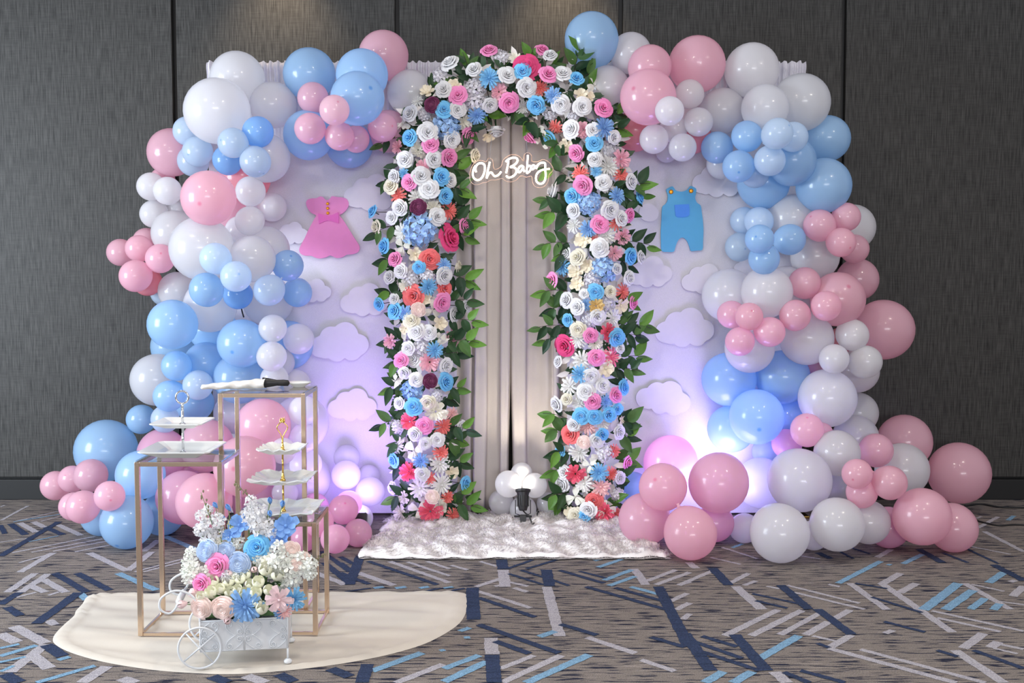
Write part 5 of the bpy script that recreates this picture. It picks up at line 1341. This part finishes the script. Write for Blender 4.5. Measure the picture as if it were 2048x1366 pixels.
# ---------------------------------------------------------------- things on the tall stand
tz = MZ + .790 + .0055
def on_tall(px, py): return at(px, py, STL[1])
k0 = on_tall(413, 786); k1 = on_tall(528, 775)
wy = STL[1] - .06
wp = empty('wrapped_knife', (0, wy, tz)); tag(wp, 'black-handled knife rolled in crumpled white paper, on the tallest stand', 'knife')
rk2 = random.Random(4)
def wrap(u, v):
    a = 2 * PI * v
    x = k0.x + (k1.x - k0.x + .01) * u
    rad = .010 + .012 * u + .0013 * math.sin(u * 21 + a * 2) + .001 * math.sin(u * 37 - a * 3)
    if u < .02: rad *= .8
    zc2 = .012 + .008 * u
    return (x, math.cos(a) * rad * 1.7 + .05 * u, max(.001, zc2 + math.sin(a) * rad * .85))
MB().grid(wrap, 44, 18).build('paper_wrap', M['napkin'], wp, True)
h0, h1 = k1.x - .002, on_tall(578, 776).x
hp = [(h0, .05, .022, .020), (h0 + .02, .052, .022, .017), (h0 + .05, .058, .021, .011), (h1 - .02, .066, .020, .012), (h1 - .005, .070, .019, .011), (h1, .071, .019, .004)]
hb = MB()
for (x, y, z, r) in hp:
    hb.v.extend([(x, y + math.cos(2 * PI * k / 12) * r * .7, z + math.sin(2 * PI * k / 12) * r) for k in range(12)])
for i in range(len(hp) - 1):
    for k in range(12):
        hb.f.append((i * 12 + k, i * 12 + (k + 1) % 12, (i + 1) * 12 + (k + 1) % 12, (i + 1) * 12 + k)); hb.m.append(0)
hb.f.append(tuple(range(12))); hb.m.append(0); hb.f.append(tuple(60 + k for k in range(12))); hb.m.append(0)
hb.build('knife_handle', M['blackmetal'], wp, True)
dp = on_tall(592, 776)
ds = empty('small_dish', (dp.x, STL[1] + .055, tz)); tag(ds, 'small round white dish on the tallest stand, right of the knife handle', 'dish')
MB().lathe([(0, .001), (.022, 0), (.024, .003), (.040, .012), (.046, .017), (.046, .019), (.039, .015), (.022, .005), (0, .004)], 28).build('bowl', M['china'], ds, True)
MB().lathe([(.023, 0), (.021, -.0005), (.021, .002)], 28).build('foot_ring', M['china'], ds, True)

# ================================================================ flower cart
ca, cb_ = ground(402, 1340), ground(576, 1331)
cx_dir = (cb_ - ca); cl = cx_dir.length; cx_dir.normalize()
cang = math.atan2(cx_dir.y, cx_dir.x)
side_ = Vector((-cx_dir.y, cx_dir.x, 0))
CW = .20
mid = ca + cx_dir * (cl * .5) + side_ * (CW / 2)
cart = empty('flower_cart', (mid.x, mid.y, MZ), cang)
tag(cart, 'white metal flower cart with scrollwork sides and two wheels, on the cream cloth', 'cart')
hl = cl / 2
def sq_tube(mb, a, b, r=.003): return mb.tube([a, b], r, 8)
z0, z1 = .048, .143
# box panels with inward taper
for nm, y in (('side_panel', -CW / 2), ('side_panel', CW / 2)):
    MB().box((0, y, (z0 + z1) / 2), (2 * hl - .004, .002, z1 - z0)).build(nm, M['whitemetal'], cart)
for x in (-hl, hl):
    MB().box((x, 0, (z0 + z1) / 2), (.002, CW, z1 - z0)).build('end_panel', M['whitemetal'], cart)
MB().box((0, 0, z0 + .001), (2 * hl, CW, .002)).build('floor_panel', M['whitemetal'], cart)
for z in (z0, z1):
    MB().tube([(-hl, -CW / 2, z), (hl, -CW / 2, z), (hl, CW / 2, z), (-hl, CW / 2, z)], .0032, 8, closed=True).build('rim_wire', M['whitemetal'], cart, True)
for x in (-hl, 0, hl):
    for y in (-CW / 2 - .002, CW / 2 + .002):
        MB().tube([(x, y, z0 if x <= 0 else z0), (x, y, z1)], .003, 8).build('upright', M['whitemetal'], cart, True)
def scroll(x, z, sx, sz, size, y):
    pts = []
    for k in range(26):
        a = k / 25 * 1.45 * 2 * PI
        rad = size * (.30 - .2 * k / 25)
        pts.append((x + sx * (size * .3 + rad * math.cos(a + PI) ), y, z + sz * (rad * math.sin(a + PI))))
    tail = [(x + sx * size * .9, y, z + sz * size * 1.05), (x + sx * size * .45, y, z + sz * size * .75), (x + sx * size * .06, y, z + sz * size * .35)]
    MB().tube(smooth_path(tail + pts[::2], 3), .0017, 6).build('scroll', M['whitemetal'], cart, True)
for y in (-CW / 2 - .004, CW / 2 + .004):
    for cx0 in (-hl / 2, hl / 2):
        for sx in (-1, 1):
            for zz2, sz in ((z1 - .014, -1), (z0 + .014, 1)):
                scroll(cx0 + sx * .012, zz2, sx, sz, .034, y)
                scroll(cx0 + sx * (hl / 2 - .004), (z0 + z1) / 2 - sz * .012, -sx, -sz, .030, y)
# legs with ball feet at the right end
for y in (-CW / 2, CW / 2):
    MB().tube([(hl, y, z0), (hl, y, .008)], .0035, 8).build('leg', M['whitemetal'], cart, True)
    MB().lathe([(0, 0), (.012, 0), (.013, .006), (.009, .011), (.004, .014)], 14, (hl, y, 0)).build('foot', M['whitemetal'], cart, True)
# wheels
WR = .064
for y in (-CW / 2 - .022, CW / 2 + .022):
    wl = MB().tube([(-hl + WR * math.cos(a), y, WR + .003 + WR * math.sin(a)) for a in [2 * PI * k / 40 for k in range(40)]], .0034, 8, closed=True).build('wheel', M['whitemetal'], cart, True)
    for a in (math.radians(40), math.radians(130)):
        MB().tube([(-hl - WR * math.cos(a), y, WR + .003 - WR * math.sin(a)), (-hl + WR * math.cos(a), y, WR + .003 + WR * math.sin(a))], .0028, 8).build('spoke', M['whitemetal'], wl, True)
MB().tube([(-hl, -CW / 2 - .03, WR + .003), (-hl, CW / 2 + .03, WR + .003)], .0035, 8).build('axle', M['whitemetal'], cart, True)
# curled handles at the left end
for y in (-CW / 2, CW / 2):
    hp2 = [(-hl, y, z1 - .01), (-hl - .004, y, z1 + .05), (-hl - .03, y, z1 + .088), (-hl - .075, y, z1 + .100), (-hl - .115, y, z1 + .078), (-hl - .118, y, z1 + .045), (-hl - .092, y, z1 + .030), (-hl - .072, y, z1 + .046), (-hl - .062, y, z1 + .066)]
    MB().tube(smooth_path(hp2, 6), .0036, 8).build('handle', M['whitemetal'], cart, True)
MB().tube([(-hl - .070, -CW / 2, z1 + .052), (-hl - .070, CW / 2, z1 + .052)], .0036, 8).build('crossbar', M['whitemetal'], cart, True)
MB().lathe([(.004, -.055), (.010, -.05), (.007, -.04), (.011, -.02), (.011, .02), (.007, .04), (.010, .05), (.004, .055)], 14, (-hl - .070, 0, z1 + .052), 0, Matrix.Rotation(PI / 2, 3, 'X')).build('grip', M['whitemetal'], cart, True)

# ---------------------------------------------------------------- bouquet in the cart
bq = empty('flower_bouquet', (mid.x, mid.y, MZ + z1 + .02))
BO = Vector(bq.location)
tag(bq, 'bouquet of silk flowers with pink and blue roses, filling the white cart', 'bouquet')
yc = mid.y
items = []
for e in BOUQUET.split():
    t, c = e.split(',', 1)
    x, y, r = [float(q) for q in c.split(',')]
    # height above the rim decides how far back the flower stands
    h = (1245 - y)
    if t in 'seqy' : Y = yc + .02 + .10 * min(1, max(0, (1130 - y) / 120)) * .4
    elif y > 1190: Y = yc - CW / 2 - .015
    else: Y = yc - CW / 2 + .16 * max(0, min(1, (1215 - y) / 150))
    if t == 'f' and x > 540: Y = yc - .02
    if t == 'D' and x > 575: Y += .05
    if t == 'l': Y -= .03
    Y += rf.uniform(-.008, .008)
    p = at(x, y, Y)
    nrm = Vector(((p.x - mid.x) * 2.0, -1, (p.z - BO.z - .05) * 3.0))
    if t in 'tue': nrm = Vector(((p.x - mid.x) * 2 + rf.uniform(-.2, .2), -.5, .75 if t != 'u' else .1))
    if t == 'u': nrm = Vector(((p.x - mid.x) * 6, -.5, -.2))
    if t == 's': nrm = Vector((rf.uniform(-.6, .6), -.9, rf.uniform(0, .6)))
    o = flower(t, p, nrm, r * pxm(Y) * (1.22 if t not in 'eu' else 1.4), bq, BO, t in 'ue')
    if t == 'e': o.scale = (o.scale[0] * .62, o.scale[1] * .62, o.scale[2] * 1.05)
    if t == 'y': o.scale = (o.scale[0] * .5, o.scale[1] * .5, o.scale[2]); o.rotation_euler = (-.3, rf.uniform(-.4, .4), 0); o.scale[2] *= 1.5
    root = Vector((mid.x + (p.x - mid.x) * .35, yc, BO.z - .05))
    if t in 'esyqu' : MB().tube([tuple(root - BO), tuple((root + p) / 2 + Vector((0, 0, .02)) - BO), tuple(p - BO)], .0014, 5).build('stem', M['greenstem'], bq, True)
for (bx, by, tx, ty) in ((425, 1050, 402, 985), (505, 1000, 470, 965), (620, 1130, 650, 1108)):
    a, b = at(bx, by, yc + .03), at(tx, ty, yc + .03)
    MB().tube([tuple(a - BO), tuple(b - BO)], .001, 5).build('stem', M['greenstem'], bq, True)
    for k in range(9):
        p = a + (b - a) * (.3 + .7 * k / 8) + Vector((rf.uniform(-.008, .008), rf.uniform(-.008, .008), rf.uniform(-.004, .004)))
        o = link('seed_bud', FM['bud'][0], bq); o.location = p - BO; o.scale = (.005, .005, .007); o.color = lin(150, 140, 112)
for k in range(46):
    a = rf.uniform(0, 6.28)
    p = Vector((mid.x + math.cos(a) * rf.uniform(.02, .115), yc + math.sin(a) * rf.uniform(.02, .085), BO.z + rf.uniform(-.01, .07)))
    d = Vector((math.cos(a), math.sin(a) * .8 - .2, rf.uniform(.0, .9)))
    leaf(p, d, Vector((0, -.6, 1)), rf.uniform(.04, .065), bq, BO, rf.choice(GREENS + BRIGHT[:1]))
fm = MB()
fm.grid(lambda u, v: (hl * .96 * (2 * u - 1), CW * .48 * (2 * v - 1), .045 * math.sin(PI * u) * math.sin(PI * v) + .004 * math.sin(u * 40) * math.sin(v * 30) - .012), 14, 10)
o = fm.build('foam_block', simple('floral_foam', lin(60, 92, 52), .9, noise=.3), bq, True)
o.rotation_euler = (0, 0, cang)

# ================================================================ cables
def cable(pts, r, label):
    o = MB().tube(smooth_path([ground(x, y, .005) for x, y in pts], 8), r, 8).build('floor_cable', M['rubber'], None, True)
    tag(o, label, 'cable')
cable([(1930, 1012), (1960, 1008), (2000, 1014), (2060, 1015), (2140, 1012)], .005, 'black cable along the wall at the right, behind the pink balloons')
cable([(1950, 1040), (1972, 1046), (2000, 1051), (2030, 1049), (2090, 1052)], .004, 'thin cable on the carpet at the right edge, nearer than the black one')
tc_ = at(484, 622, -.32)
tag(MB().tube(smooth_path([tc_ + Vector((-.01, .02, .03)), tc_ + Vector((.0, 0, 0)), tc_ + Vector((.008, .0, -.03))], 5), .0035, 6).build('balloon_tie', M['rubber'], None, True), 'short black tie between the balloons at the left waist', 'tie')
